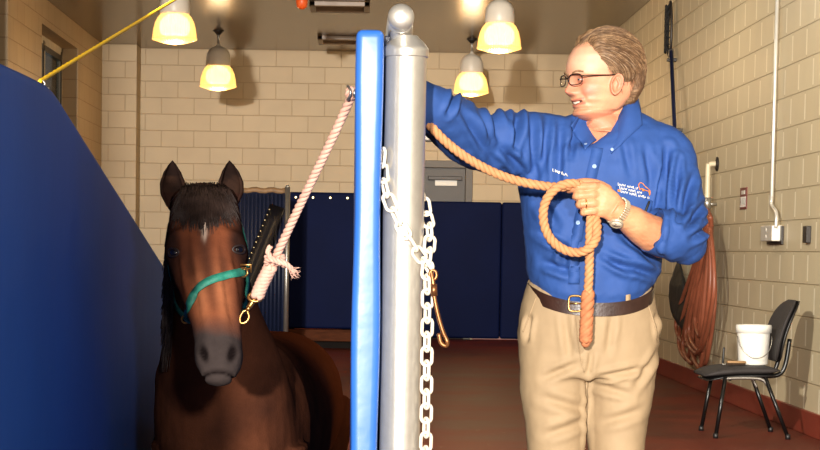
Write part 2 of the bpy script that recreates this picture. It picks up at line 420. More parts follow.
# ribbed rubber gate
yG = 20.0
x0, x1, zt = P(184, 188, yG).x, P(286, 190, yG).x, P(260, 189, yG).z
g = thing('stall_gate', ((x0 + x1) / 2, yG, 0), 'dark ribbed stall gate with a tan top edge behind the horse', 'gate')
M_rib = mat('ribbed navy rubber', (14, 24, 50), .5, var=.1)
bm = B(); box(bm, (x0, yG, .1), (x1, yG + .05, zt - .03))
n = 26
for i in range(n):
    x = x0 + (x1 - x0) * (i + .5) / n; tube(bm, [(x, yG, .12), (x, yG, zt - .05)], .017, 8)
obj('ribbed_panel', bm, M_rib, g)
bm = B(); pts = [(x0 + (x1 - x0) * i / 24, yG + .02, zt - .015 + .008 * sin(i * 1.6)) for i in range(25)]; tube(bm, pts, (.03,) * 25, 8); obj('top_edge', bm, mat('worn tan edging', (128, 98, 66), .6, var=.3, scale=20), g)
bm = B(); tube(bm, [(x1 + .015, yG, 0), (x1 + .015, yG, zt + .02)], .027, 14); tube(bm, [(x1 + .015, yG, zt + .02), (x1 + .015, yG, zt + .045)], [.027, .012], 14); obj('post', bm, M_steel, g)
bm = B(); tube(bm, [(x0, yG, 0), (x0, yG, zt)], .027, 14); obj('post', bm, M_steel, g)
# studded black padded board leaning on the gate
yb = 19.3
t0, t1 = P(277, 208, yG - .12), P(246, 284, yb + .05)
dirv = (t1 - t0); k = (0.03 - t0.z) / dirv.z; t2 = t0 + dirv * k; t2.y = min(t2.y, t0.y - .45)
bd = thing('leaning_board', t2, 'black padded board with a row of studs, leaning aslant on the ribbed gate', 'board')
pts = [t0.lerp(t2, i / 10) for i in range(11)]; nr = [V((0.0, -1, .25)).normalized()] * 11
bm = B(); strap(bm, pts, nr, .15, .04); obj('padding', bm, mat('black vinyl', (20, 20, 26), .4), bd)
wv = (t2 - t0).normalized().cross(nr[0]).normalized()
if wv.x > 0: wv = -wv
for i in range(26):
    bm = B(); p = t0.lerp(t2, .03 + i / 27) + wv * .06 + nr[0] * .042; lathe(bm, [(.004, -.002), (.011, 0), (.008, .006), (.003, .008)], p, 8, nr[0]); obj('stud', bm, M_brass, bd)

# ---- right wall: net, pipe, hose, bag, sign, conduit
xw = XR - .02
xw = XR - .05; p0, p1 = PX(668.5, 6, xw), PX(671, 52, xw)
nt = thing('long_handled_net', PX(675, 137, xw), 'black net on a long dark blue pole hung upright on the right wall', 'net')
bm = B(); c = (p0 + p1) / 2; hh = (p0 - p1).length / 2
loop = [c + V((0, .10 * cos(a) * (1 - .25 * sin(a)), hh * sin(a))) for a in [2 * pi * i / 32 for i in range(32)]]
tube(bm, loop, .012, 8, closed=True); obj('hoop', bm, M_dark, nt)
bm = B()
for i in range(9):
    for s_ in (-1, 1):
        z = -hh + 2 * hh * i / 8; 
        q = [c + V((-.02 - .02 * sin(pi * j / 6), s_ * (.09 - .18 * j / 6) * sqrt(max(0, 1 - min(1, abs(z / hh)) ** 2) + .05), z + (j - 3) * .03)) for j in range(7)]
        q = [v for v in q if abs(v.z - c.z) < hh]
        if len(q) > 2: tube(bm, q, .009, 5)
obj('netting', bm, mat('black cord', (16, 15, 15), .9), nt)
bm = B(); tube(bm, [p1 + V((-.0, 0, .02)), PX(676.5, 170, xw - .03), PX(677.5, 215, xw - .03)], .018, 12); obj('pole', bm, mat('dark blue lacquer', (20, 28, 58), .3), nt)
bm = B(); tube(bm, [p1 + V((0, 0, .02)), p1 + V((0, 0, -.05))], .024, 12); obj('ferrule', bm, M_steel, nt)
for pp_ in (PX(670.5, 60, xw), PX(675, 130, xw - .01)):
    bm = B(); box(bm, (pp_.x - .03, pp_.y - .03, pp_.z - .015), (XR, pp_.y + .03, pp_.z + .015), .004); obj('wall_clip', bm, M_dark, nt, False)

M_beige = mat('beige painted pipe', (200, 186, 156), .4, var=.05)
wp = thing('water_pipe', PX(716, 164, XR), 'beige water pipe with a tap bending down the right wall above the hose', 'pipe')
a = PX(716.5, 164, XR - .01); xo = XR - .075; b_ = V((xo, a.y, a.z)); d_ = PX(709, 205, xo); 
bm = B(); tube(bm, crv([a, b_ + V((.03, 0, 0)), b_ + V((.008, 0, -.008)), b_ + V((0, 0, -.03)), V((b_.x, b_.y, d_.z))], 24), .021, 12); obj('tube', bm, M_beige, wp)
bm = B(); lathe(bm, [(.02, 0), (.055, .0), (.055, .012), (.024, .02)], (XR, a.y, a.z), 20, (-1, 0, 0)); obj('flange', bm, M_dark, wp)
bm = B(); zz = d_.z; tube(bm, [(xo, a.y, zz + .06), (xo, a.y, zz - .03)], .032, 12); tube(bm, [(xo, a.y, zz), (xo - .07, a.y, zz + .02)], .018, 10); tube(bm, [(xo - .075, a.y - .05, zz + .02), (xo - .075, a.y + .05, zz + .02)], .012, 8); tube(bm, [(xo, a.y, zz + .01), (XR, a.y, zz + .01)], .012, 8); obj('tap', bm, M_steel, wp)
tapP = V((xo, a.y, zz - .03))

M_hose = mat('brown red rubber hose', (128, 70, 48), .45, var=.15, scale=10)
bm = B()
hx = lambda px, py, o_: PX(px, py, XR - .06 - o_)
specs = [(702, 713, 225, 356, 700, 712), (686, 712, 228, 345, 676, 706), (690, 711, 232, 362, 683, 703), (696, 713, 222, 366, 692, 709), (700, 710, 230, 350, 689, 714), (694, 712, 226, 340, 684, 713), (698, 712, 224, 358, 679, 697), (703, 714, 228, 362, 697, 715), (701, 711, 226, 335, 695, 706), (699, 713, 224, 352, 686, 710)]
path = [tapP, hx(711, 218, .02)]
for i, (xt, xr2, yt, ybm, xl, xr) in enumerate(specs):
    o_ = .012 + (i % 5) * .022
    path += [hx(709 - i % 3, yt - 4, o_), hx((709 + xl) / 2 + 1, (yt + ybm) / 2 - 20, o_), hx(xl, ybm - 22, o_), hx((xl * 2 + xr) / 3, ybm, o_ + .005), hx((xl + xr * 1.6) / 2.6, ybm - 8, o_ + .01), hx(xr, (yt + ybm) / 2, o_ + .01), hx(711 - i % 2, yt + 4, o_)]
tube(bm, crv(path, 700), .017, 10)
hs = obj('garden_hose', bm, M_hose); tag(hs, 'brown red rubber hose hung in long loops on the right wall beside the man', 'hose')
bm = B(); hb = PX(710, 222, XR); tube(bm, crv([V((XR, hb.y, hb.z)), V((XR - .16, hb.y, hb.z - .01)), V((XR - .2, hb.y, hb.z + .04))], 10), .012, 8); tag(obj('hose_hook', bm, M_dark), 'dark hook on the right wall holding up the rubber hose', 'hook')

bb = PX(678, 262, XR - .02); bgt = thing('black_bag', bb, 'black pointed bag hanging on the right wall left of the rubber hose', 'bag')
prof = [(262, 679, 1), (272, 678.5, 3), (285, 678, 6), (298, 678, 7), (308, 679, 7), (318, 681, 5.5), (327, 684, 3.5), (335, 687, 1)]
rings = []
for py, px, hw in prof:
    c = PX(px, py, XR - .07); dy = hw / 340 * c.y * 1.1; n_ = 16
    rings.append([c + V((.055 * min(1, hw / 5) * cos(2 * pi * j / n_), dy * sin(2 * pi * j / n_), 0.01 * sin(3 * 2 * pi * j / n_))) for j in range(n_)])
bm = B(); rings_mesh(bm, rings); me = fuse(bm, .012, 3)
displace(me, lambda p, n: .004 * fbm(p, 9, 3)); new_obj('pouch', me, mat('black nylon', (10, 10, 11), .6), bgt)
bm = B(); tube(bm, crv([PX(679, 264, XR - .06), PX(678, 250, XR - .03), PX(677, 240, XR)], 10), .012, 8); obj('strap', bm, mat('black strap', (16, 16, 17), .7), bgt)

# red sign
c0, c1 = PX(741, 188, XR), PX(747, 209, XR)
sg = thing('notice_sign', (XR, (c0.y + c1.y) / 2, c1.z), 'small dark red notice with rows of pale writing on the right wall', 'sign')
bm = B(); box(bm, (XR - .006, c1.y, c1.z), (XR, c0.y, c0.z), .002); obj('plate', bm, mat('maroon enamel', (104, 26, 24), .4), sg, False)
bm = B(); yA, yB_ = sorted((c0.y, c1.y)); H = c0.z - c1.z; random.seed(3)
box(bm, (XR - .0085, yA + .06, c0.z - .05), (XR - .006, yB_ - .06, c0.z - .022))
for r_ in range(6):
    z = c0.z - .075 - r_ * (H - .09) / 6; y = yA + .03
    while y < yB_ - .04:
        w_ = random.uniform(.012, .03); box(bm, (XR - .0085, y, z - .009), (XR - .006, min(y + w_, yB_ - .02), z + .007)); y += w_ + .009
obj('lettering', bm, M_white, sg, False)
# conduit and outlet
top, mid, bot = PX(782, -30, XR - .03), PX(778, 195, XR - .03), PX(775, 228, XR - .05)
cdt = thing('electrical_outlet', V((XR, bot.y, bot.z)), 'metal outlet box on the right wall fed by a long thin conduit from above', 'outlet')
bm = B(); yc = PX(779.5, 80, XR).y
pts = [V((XR - .03, yc, ZC)), V((XR - .03, yc, mid.z)), V((XR - .04, bot.y + .02, bot.z + .1)), V((XR - .045, bot.y, bot.z))]
tube(bm, pts[:2] + crv([pts[1], pts[1] + V((0, 0, -.06)), pts[2], pts[3]], 14)[1:], .012, 10); obj('conduit', bm, mat('bright conduit', (214, 210, 200), .35, .5), cdt)
a, b = PX(771, 226, XR), PX(784, 242, XR); y0_, y1_ = b.y + .06, a.y
bm = B(); box(bm, (XR - .07, y0_, a.z - .105), (XR, y1_, a.z), .006); obj('box', bm, mat('pale steel', (202, 196, 184), .5, .3), cdt, False)
bm = B(); box(bm, (XR - .015, y0_ - .05, a.z - .125), (XR, y1_ + .06, a.z - .005), .003); obj('back_plate', bm, M_dark, cdt, False)
bm = B()
for dz in (.03, .075):
    lathe(bm, [(.002, 0), (.014, 0), (.014, .003), (.002, .003)], (XR - .07, (y0_ + y1_) / 2, a.z - dz), 12, (-1, 0, 0))
obj('socket', bm, M_white, cdt)
a, b = PX(808, 226, XR), PX(811, 243, XR)
bm = B(); box(bm, (XR - .03, b.y, b.z), (XR, a.y + .01, a.z), .004); tag(obj('wall_bracket', bm, M_dark, None, False), 'narrow black upright bracket on the right wall, right of the outlet', 'bracket')

# ceiling vents
def vent(px0, px1, py0, py1, label):
    # find ceiling intersections
    def pc(px, py):
        d = ray(px, py); return CAM + d * ((ZC - CAM.z) / d.z)
    a = pc((px0 + px1) / 2, py0); b = pc((px0 + px1) / 2, py1)
    yc = (a.y + b.y) / 2; x0 = pc(px0, (py0 + py1) / 2).x; x1 = pc(px1, (py0 + py1) / 2).x; hy = .28
    t = thing('ceiling_vent', ((x0 + x1) / 2, yc, ZC), label, 'vent', 'ceiling vents')
    bm = B(); w_ = .06
    for lo, hi in (((x0, yc - hy, ZC - .05), (x1, yc - hy + w_, ZC)), ((x0, yc + hy - w_, ZC - .05), (x1, yc + hy, ZC)), ((x0, yc - hy, ZC - .05), (x0 + w_, yc + hy, ZC)), ((x1 - w_, yc - hy, ZC - .05), (x1, yc + hy, ZC))): box(bm, lo, hi, .006)
    obj('frame', bm, mat('vent paint', (120, 98, 76), .4), t, False)
    for i in range(5):
        y = yc - hy + .09 + i * (2 * hy - .18) / 4; bm = B(); box(bm, (x0 + w_, y - .03, ZC - .028), (x1 - w_, y + .03, ZC - .022), rot=Matrix.Rotation(.6, 3, 'X')); obj('slat', bm, bpy.data.materials['vent paint'], t, False)
    bm = B(); box(bm, (x0 + .02, yc - hy + .02, ZC - .008), (x1 - .02, yc + hy - .02, ZC - .002)); obj('backing', bm, M_dark, t, False)
vent(310, 370, -1, 10, 'louvred vent in the ceiling at the top edge, nearer of the two')
vent(318, 361, 34, 42, 'louvred vent in the ceiling just above the back wall, farther of the two')
d = ray(302, -2); p = CAM + d * ((ZC - CAM.z) / d.z)
bm = B(); lathe(bm, [(.01, .004), (.05, .004), (.06, -.03), (.05, -.09), (.02, -.11), (.005, -.112)], p, 20); tag(obj('warning_beacon', bm, mat('orange plastic', (210, 84, 30), .4)), 'small orange beacon on the ceiling at the top edge of the photo', 'beacon')

# ---- pendant lamps
M_cap = mat('grey white lamp cap', (214, 204, 188), .4, var=.04)
w = N('prismatic amber glass', .25, 0, .5)
w.b.inputs['Base Color'].default_value = col4((250, 215, 150)); w.b.inputs['Emission Color'].default_value = col4((255, 200, 112)); w.b.inputs['Emission Strength'].default_value = .8
tr = w.n('ShaderNodeBsdfTransparent'); ms = w.n('ShaderNodeMixShader', Fac=.42); out = w.t.nodes['Material Output']
tc = w.n('ShaderNodeTexCoord'); wv_ = w.n('ShaderNodeTexWave', Scale=14.0, Distortion=1.0); w.l(tc.outputs['Object'], wv_.inputs['Vector'])
bp = w.n('ShaderNodeBump', Strength=.4, Distance=.01); w.l(wv_.outputs['Fac'], bp.inputs['Height']); w.l(bp.outputs[0], w.b.inputs['Normal'])
w.l(w.b.outputs[0], ms.inputs[1]); w.l(tr.outputs[0], ms.inputs[2]); w.l(ms.outputs[0], out.inputs['Surface']); M_shade = w.m
M_bulb = emat('lit bulb', (255, 236, 196), 5.0)
def lamp(px, ptop, pbot, y, wpx, label):
    """px column of the lamp, pbot: bottom edge of the shade, wpx: shade width"""
    s = wpx / F * y / .43; c = P(px, pbot, y); z0 = c.z
    t = thing('pendant_lamp', (c.x, y, z0), label, 'lamp', 'pendant lamps')
    q = lambda r, z: (r * s, z0 + z * s)
    def L(name, prof, m, k=36):
        bm = B(); lathe(bm, [(r * s, z * s) for r, z in prof], (c.x, y, z0), k); return obj(name, bm, m, t)
    L('lamp_shade', [(.004, -.012), (.10, .0), (.205, .03), (.214, .045), (.213, .08), (.205, .14), (.19, .2), (.165, .25), (.135, .285), (.12, .3), (.115, .3), (.13, .28), (.155, .247), (.18, .2), (.195, .14), (.203, .08), (.2, .045), (.1, .012), (.004, .002)], M_shade)
    L('rim', [(.21, .036), (.219, .036), (.219, .052), (.21, .052)], M_shade)
    L('bulb', [(.005, .055), (.08, .065), (.13, .09), (.15, .14), (.145, .20), (.11, .25), (.06, .28), (.03, .3)], M_bulb, 24)
    L('cap', [(.142, .282), (.147, .3), (.146, .36), (.138, .42), (.115, .465), (.08, .495), (.04, .51), (.02, .53), (.02, .545), (.003, .545)], M_cap)
    bm = B(); tube(bm, [(c.x, y, z0 + .54 * s), (c.x, y, ZC)], .016 * s, 10); obj('rod', bm, M_steel, t)
    bm = B(); lathe(bm, [(.005, 0), (.07 * s, 0), (.05 * s, -.02), (.02 * s, -.05), (.01 * s, -.05)], (c.x, y, ZC), 20); obj('ceiling_rose', bm, M_dark, t)
    ld = bpy.data.lights.new('lamp_light', 'POINT'); ld.energy = LAMP_W; ld.color = (1.0, .68, .36); ld.shadow_soft_size = .1
    lo = bpy.data.objects.new('lamp_light', ld); COL.objects.link(lo); lo.location = (c.x, y, z0 - .08 * s); lo.parent = t; lo.matrix_parent_inverse = Matrix.Translation(-t.location)
LAMP_W = 33
lamp(218, 46, 90, 22.6, 36, 'small pendant lamp above the horse, hanging nearest the back wall on the left')
lamp(174.5, -8, 43.5, 18.6, 44, 'larger pendant lamp at the top left, just right of the yellow rope')
lamp(471, 56, 96, 23.1, 34.5, 'small pendant lamp hanging just above the man’s raised blue sleeve')
lamp(499, 0, 52.5, 18.9, 43.5, 'larger pendant lamp at the top, between silver post and the man’s head')

# ================================================================ CHAIR, BUCKET
M_blackfab = mat('black chair fabric', (38, 33, 32), .8, var=.2, scale=20, bump=.001, bscale=200)
M_blackmet = mat('black tube', (18, 17, 17), .3, .3)
M_blackpl = mat('black plastic shell', (22, 20, 20), .45)
ch = thing('visitor_chair', (2.38, 12.05, 0), 'black fabric visitor chair standing against the right wall', 'chair')
xs, ys0, ys1 = (2.16, 2.56), 11.83, 12.28
def seatbox(x0, x1, y0, y1, z0, z1, nx=14):
    rings = []
    for i in range(nx + 1):
        f = i / nx; x = x0 + (x1 - x0) * f; e = (1 - abs(2 * f - 1) ** 4) ** .5 if 0 < f < 1 else .25
        hw = (y1 - y0) / 2 * (.82 + .18 * e); hh_ = (z1 - z0) / 2 * max(.3, e); zc = (z0 + z1) / 2 - .012 * (1 - f) ** 4 * 3
        rings.append([V((x, (y0 + y1) / 2 + hw * abs(cos(a)) ** .4 * (1 if cos(a) > 0 else -1), zc + hh_ * abs(sin(a)) ** .7 * (1 if sin(a) > 0 else -1))) for a in [2 * pi * j / 28 + .05 for j in range(28)]])
    return rings
bm = B(); rings_mesh(bm, seatbox(2.10, 2.55, 11.82, 12.30, .385, .435)); obj('seat', bm, M_blackfab, ch)
bm = B(); rings_mesh(bm, seatbox(2.12, 2.53, 11.84, 12.28, .365, .39)); obj('seat_shell', bm, M_blackpl, ch)
def backsurf(th0, th1, m, name, zt=.80):
    rings = []; n = 22
    for i in range(n + 1):
        f = i / n; z = .46 + (zt - .46) * f; x = 2.555 + .02 * f + .09 * f * f; e = sqrt(max(.02, 1 - abs(2 * f - 1) ** 3.2)); hw = .225 * (.35 + .65 * e)
        r = []
        for j in range(24):
            a = 2 * pi * j / 24 + .03; yy = hw * abs(cos(a)) ** .55 * (1 if cos(a) > 0 else -1); xx = (th0 + th1) / 2 + (th1 - th0) / 2 * max(.3, e) * abs(sin(a)) ** .7 * (1 if sin(a) > 0 else -1)
            r.append(V((x + xx + .03 * (yy / .225) ** 2 * -1, 12.06 + yy, z)))
        rings.append(r)
    bm = B(); rings_mesh(bm, rings); obj(name, bm, m, ch)
backsurf(-.02, .015, M_blackfab, 'backrest', .835); backsurf(.01, .035, M_blackpl, 'back_shell', .83)
for yy in (11.84, 12.28):
    for (xa_, xb_) in ((2.22, 2.165), (2.46, 2.60)):
        bm = B(); tube(bm, [(xa_, yy, .37), (xb_, yy + (.03 if yy > 12 else -.03), .012)], (.0125, .0125), 10); l_ = obj('leg', bm, M_blackmet, ch)
        bm = B(); tube(bm, [(xb_, yy + (.03 if yy > 12 else -.03), .03), (xb_, yy + (.03 if yy > 12 else -.03), 0)], .016, 10); obj('rubber_foot', bm, M_blackpl, l_)
    bm = B(); tube(bm, crv([(2.21, yy, .35), (2.25, yy, .362), (2.42, yy, .362), (2.47, yy, .33), (2.50, yy, .28)], 20), .010, 10); obj('side_rail', bm, mat('bright tube', (150, 145, 138), .3, .8), ch)
bm = B(); tube(bm, [(2.25, 11.84, .355), (2.25, 12.28, .355)], .01, 8); tube(bm, [(2.44, 11.84, .355), (2.44, 12.28, .355)], .01, 8); obj('cross_bar', bm, M_blackmet, ch)
for yy in (11.95, 12.17): bm = B(); tube(bm, crv([(2.45, yy, .37), (2.56, yy, .38), (2.602, yy, .44), (2.625, yy, .6)], 18), (.014,) * 18, 8); obj('back_support', bm, M_blackmet, ch)

bx_, by_ = 2.425, 12.05
bk = thing('plastic_bucket', (bx_, by_, .435), 'white plastic bucket with a lid and wire handle on the black chair', 'bucket')
M_wpl = mat('white plastic', (222, 218, 208), .35, var=.04)
bm = B(); lathe(bm, [(.003, 0), (.086, 0), (.09, .006), (.1, .2), (.1, .232), (.003, .232)], (bx_, by_, .436), 40); obj('pail', bm, M_wpl, bk)
bm = B(); lathe(bm, [(.1, .195), (.109, .195), (.109, .235), (.106, .243), (.098, .243), (.094, .238), (.003, .238), (.003, .234), (.1, .23)], (bx_, by_, .436), 40); obj('lid', bm, M_wpl, bk)
bm = B(); tube(bm, [V((bx_ + .104 * cos(a), by_ - .035 - .08 * abs(sin(a)), .61 - .13 * sin(a))) for a in [pi * i / 24 for i in range(25)]], .003, 6); obj('handle', bm, M_steel, bk)
# brush lying on the seat and a black stick standing up
br = thing('grooming_brush', (2.30, 11.95, .437), 'small brown brush lying on the seat in front of the white bucket', 'brush')
bm = B(); box(bm, (2.245, 11.92, .448), (2.36, 11.97, .462), .005); obj('brush_back', bm, mat('tan wood', (140, 106, 66), .5, var=.2), br)
bm = B()
for i in range(14):
    for j in range(5): tube(bm, [(2.25 + i * .008, 11.926 + j * .009, .45), (2.25 + i * .008, 11.926 + j * .009, .436)], .003, 5)
obj('bristle', bm, mat('dark bristle', (60, 44, 30), .9), br)
hp = thing('hoof_pick', (2.235, 12.0, .435), 'thin black hoof pick standing upright at the front of the chair seat', 'tool')
bm = B(); tube(bm, [(2.232, 12.0, .45), (2.236, 12.0, .535)], .007, 8, round_ends=True); obj('grip', bm, M_blackpl, hp)
bm = B(); tube(bm, crv([(2.232, 12, .452), (2.23, 12, .44), (2.238, 12, .436), (2.25, 12, .437)], 10), .004, 6); obj('pick', bm, M_steel, hp)
# ================================================================ STALL PARTITIONS, POST, CHAIN
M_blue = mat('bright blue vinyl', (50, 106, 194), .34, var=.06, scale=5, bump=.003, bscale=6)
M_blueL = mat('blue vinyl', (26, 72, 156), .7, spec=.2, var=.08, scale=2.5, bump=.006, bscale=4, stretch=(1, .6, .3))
M_pipe = mat('brushed aluminium', (200, 196, 187), .33, .68, var=.06, scale=30, bump=.0004, bscale=120)
def slab(bm, poly, x0, x1, bev=.02):
    """extrude a YZ outline between two x values"""
    a = [bm.verts.new((x0, y, z)) for y, z in poly]; b = [bm.verts.new((x1, y, z)) for y, z in poly]
    n = len(poly); bm.faces.new(a); bm.faces.new(b[::-1]); es = []
    for i in range(n): bm.faces.new((a[i], b[i], b[(i + 1) % n], a[(i + 1) % n]))
    bmesh.ops.recalc_face_normals(bm, faces=bm.faces)
    es = [e for e in bm.edges if len(e.link_faces) == 2 and e.calc_face_angle(0) > .9]
    bmesh.ops.bevel(bm, geom=es, offset=bev, segments=4, profile=.6, affect='EDGES')
lp = thing('stall_partition', (-.85, 5.4, 0), 'big blue padded stall partition at the left, its top sloping down behind the horse', 'partition')
pl = lambda px, py: (lambda p: (p.y, p.z))(PX(px, py, -.81))
q = [pl(0, 60), pl(30, 74), pl(47, 82.5), pl(55, 90), pl(61, 98.5), pl(168, 270)]
z0 = q[0][1]
poly = [(2.6, .02), (2.6, z0 - .04), (2.66, z0)] + q + [(8.9, q[-1][1] - .12), (8.9, .02)]
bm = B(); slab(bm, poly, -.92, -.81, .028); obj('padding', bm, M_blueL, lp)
bm = B(); tube(bm, [(-.865, 2.62, .0), (-.865, 2.62, .35)], .03, 12); tube(bm, [(-.865, 8.8, .0), (-.865, 8.8, .3)], .03, 12); obj('foot_post', bm, M_pipe, lp)

YP = 5.2
cp = P(406, 60, YP); PXc = cp.x; PR = 20.5 / F * YP
zz = lambda py: P(406, py, YP).z
# silver post
sp_ = thing('steel_post', (PXc, YP, 0), 'silver round post with a white chain round it, in front of the man’s arm', 'post')
bm = B(); lathe(bm, [(PR, 0), (PR, zz(58)), (PR * 1.07, zz(57)), (PR * 1.1, zz(52)), (PR * 1.1, zz(49)), (PR * 1.02, zz(47)), (PR * .85, zz(42)), (PR * .62, zz(38)), (PR * .55, zz(36)), (.004, zz(36))], (PXc, YP, 0), 56); sharp(obj('tube', bm, M_pipe, sp_), 40)
bm = B(); lathe(bm, [(.004, 0), (.13, 0), (.13, .012), (PR + .004, .012)], (PXc, YP, 0), 40); obj('base_plate', bm, M_pipe, sp_)
nx = P(401.5, 30, YP).x
bm = B(); lathe(bm, [(PR * .55, zz(40)), (PR * .55, zz(22)), (.004, zz(22))], (nx, YP, 0), 36); obj('neck', bm, M_pipe, sp_)
# top rail: pipe running back over the padded divider, capped
rt = thing('top_rail', (nx, 6.3, zz(17)), 'capped silver pipe running back from the top of the silver post', 'pipe')
RR = 13.2 / F * 5.1; ct = P(401, 17, 5.1)
bm = B(); tube(bm, [(ct.x, 5.1, ct.z), (ct.x, 7.6, ct.z)], RR, 36); obj('tube', bm, M_pipe, rt)
bm = B(); lathe(bm, [(RR, -.02), (RR * 1.0, .0), (RR * .93, .006), (RR * .7, .012), (RR * .3, .015), (.002, .016)], (ct.x, 5.1, ct.z), 36, (0, -1, 0)); obj('end_cap', bm, M_pipe, rt)
# divider pad, bright blue
x0, x1 = P(353.3, 200, 5.12).x, P(382, 200, 5.12).x
dv = thing('padded_divider', ((x0 + x1) / 2, 6.3, 0), 'bright blue padded divider seen end on, standing left of the silver post', 'partition')
zt = P(369, 29, 5.12).z
bm = B(); slab(bm, [(5.12, .03), (5.12, zt), (7.5, zt - .0), (7.5, .03)], x0, x1, .022)
for v in bm.verts:
    f = (v.co.z - (zt - .12)) / .12
    if f > 0: v.co.x += (v.co.x - (x0 + x1) / 2) * -.08 * f
bmesh.ops.subdivide_edges(bm, edges=[e for e in bm.edges if e.calc_length() > .5], cuts=20)
for v in bm.verts: v.co.x += .0022 * sin(v.co.z * 9) * (1 if v.co.x > (x0 + x1) / 2 else -1)
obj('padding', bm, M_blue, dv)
bm = B(); slab(bm, [(5.26, .02), (5.26, ct.z - RR * .9), (7.5, ct.z - RR * .9), (7.5, .02)], x1 + .002, x1 + .018, .004); obj('frame', bm, mat('dark navy board', (18, 26, 52), .5), dv)
yr = 5.33; rp = P(351, 93, yr)
bm = B(); lathe(bm, [(.012, 0), (.012, .006), (.004, .008)], (x0 + .001, yr, rp.z), 20, (-1, 0, 0)); rr_ = bm
rc = V((x0 - .016, yr, rp.z)); tube(bm, [rc + V((.004 * cos(a * 2), .018 * cos(a), .018 * sin(a))) for a in [2 * pi * i / 20 for i in range(20)]], .0035, 8, closed=True); obj('tie_ring', bm, M_steel, dv)

# ---- white plastic chain
M_chain = mat('white plastic chain', (236, 226, 208), .35, var=.04)
def link_pts(c, t, side, L, Wd):
    out = []
    for i in range(24):
        a = 2 * pi * i / 24; x = cos(a); y = sin(a)
        out.append(c + t * ((L / 2 - Wd / 2) * (1 if x > 0 else -1) + Wd / 2 * x) + side * (Wd / 2 * y))
    return out
def chain_on(path, parent, L=.050, Wd=.028, r=.0046, start=0):
    step = L - 2 * r - .004; pts = even(path, step); n = len(pts) - 1
    for i in range(n):
        t = (pts[i + 1] - pts[i]).normalized(); c = (pts[i] + pts[i + 1]) / 2
        u = V((0, -1, 0)); u = (u - t * u.dot(t)).normalized(); s = t.cross(u)
        a = radians(12 if (i + start) % 2 else -68); side = s * cos(a) + u * sin(a)
        bm = B(); tube(bm, link_pts(c, t, side, L, Wd), r, 7, closed=True); obj('chain_link', bm, M_chain, parent)
cn = thing('plastic_chain', (PXc + PR, YP - .06, 1.0), 'white chain looped round the silver post and hanging down its right side', 'chain')
def onpost(px, py, lift=.012):
    p = P(px, py, YP); dx = max(-.999, min(.999, (p.x - PXc) / (PR + lift))); 
    y = YP - (PR + lift) * sqrt(1 - dx * dx); return P(px, py, y)
pa = [onpost(*a) for a in ((383.5, 150), (382, 166), (384, 185), (391, 206), (401, 226), (412, 245), (424, 261))] + [P(431, 272, 5.15)]
chain_on(crv(pa, 80), cn)
pb = [P(426, 214, 5.23), P(430, 232, 5.2), P(429, 252, 5.17), P(427, 272, 5.15), P(427.5, 300, 5.15), P(427, 340, 5.155), P(426.5, 390, 5.155), P(426, 440, 5.155), P(425, 520, 5.155)]
chain_on(crv(pb, 120), cn, start=1)
pc = [P(383.5, 150, 5.2), V((PXc - .02, YP + PR + .014, zz(158))), V((PXc + .045, YP + PR - .005, zz(190))), P(426, 214, 5.23)]
chain_on(crv(pc, 40), cn)
sh = mat('worn brass', (150, 100, 62), .35, .8)
bm = B(); tube(bm, crv([P(431, 271, 5.14), P(433, 282, 5.135), P(434, 295, 5.135), P(438, 315, 5.135), P(443, 332, 5.135), P(447, 341, 5.135), P(446, 346, 5.13), P(441, 343, 5.13), P(439, 335, 5.13)], 40), .0058, 8, round_ends=True)
tube(bm, [P(433 + 3.6 * cos(a), 275 + 5 * sin(a), 5.138) for a in [2 * pi * i / 16 for i in range(16)]], .004, 7, closed=True)
tube(bm, [P(433.5, 284, 5.135), P(434, 296, 5.135)], .009, 10); obj('snap_hook', bm, sh, cn)

# ---- yellow rope from the partition to a hook in the ceiling
a = PX(41, 80.5, -.85); b = P(172, -.8, 8.2); dr = b - a; k = (ZC - a.z) / dr.z; e_ = a + dr * k - V((0, 0, .03))
bm = B(); rope(bm, [a - dr.normalized() * .02, a.lerp(e_, .5), e_], .0062, .035, 3, 6, .01)
yr_ = obj('yellow_rope', bm, mat('yellow cord', (246, 196, 30), .55)); tag(yr_, 'taut yellow rope running up from the blue partition towards the ceiling', 'rope')
bm = B(); lathe(bm, [(.004, 0), (.03, 0), (.03, -.008), (.01, -.012)], e_ + V((0, 0, .03)), 16); tube(bm, [e_ + V((.012 * cos(t), 0, .012 + .012 * sin(t))) for t in [2 * pi * i / 14 for i in range(14)]], .003, 6, closed=True); tag(obj('ceiling_hook', bm, M_steel), 'small ceiling hook holding the far end of the yellow rope', 'hook')
bm = B(); lathe(bm, [(.004, 0), (.022, 0), (.022, .005), (.004, .008)], (a.x, a.y, z0), 14); tube(bm, [V((a.x + .01 * cos(t), a.y, z0 + .014 + .01 * sin(t))) for t in [2 * pi * i / 14 for i in range(14)]], .0028, 6, closed=True); obj('tie_ring', bm, M_steel, lp)
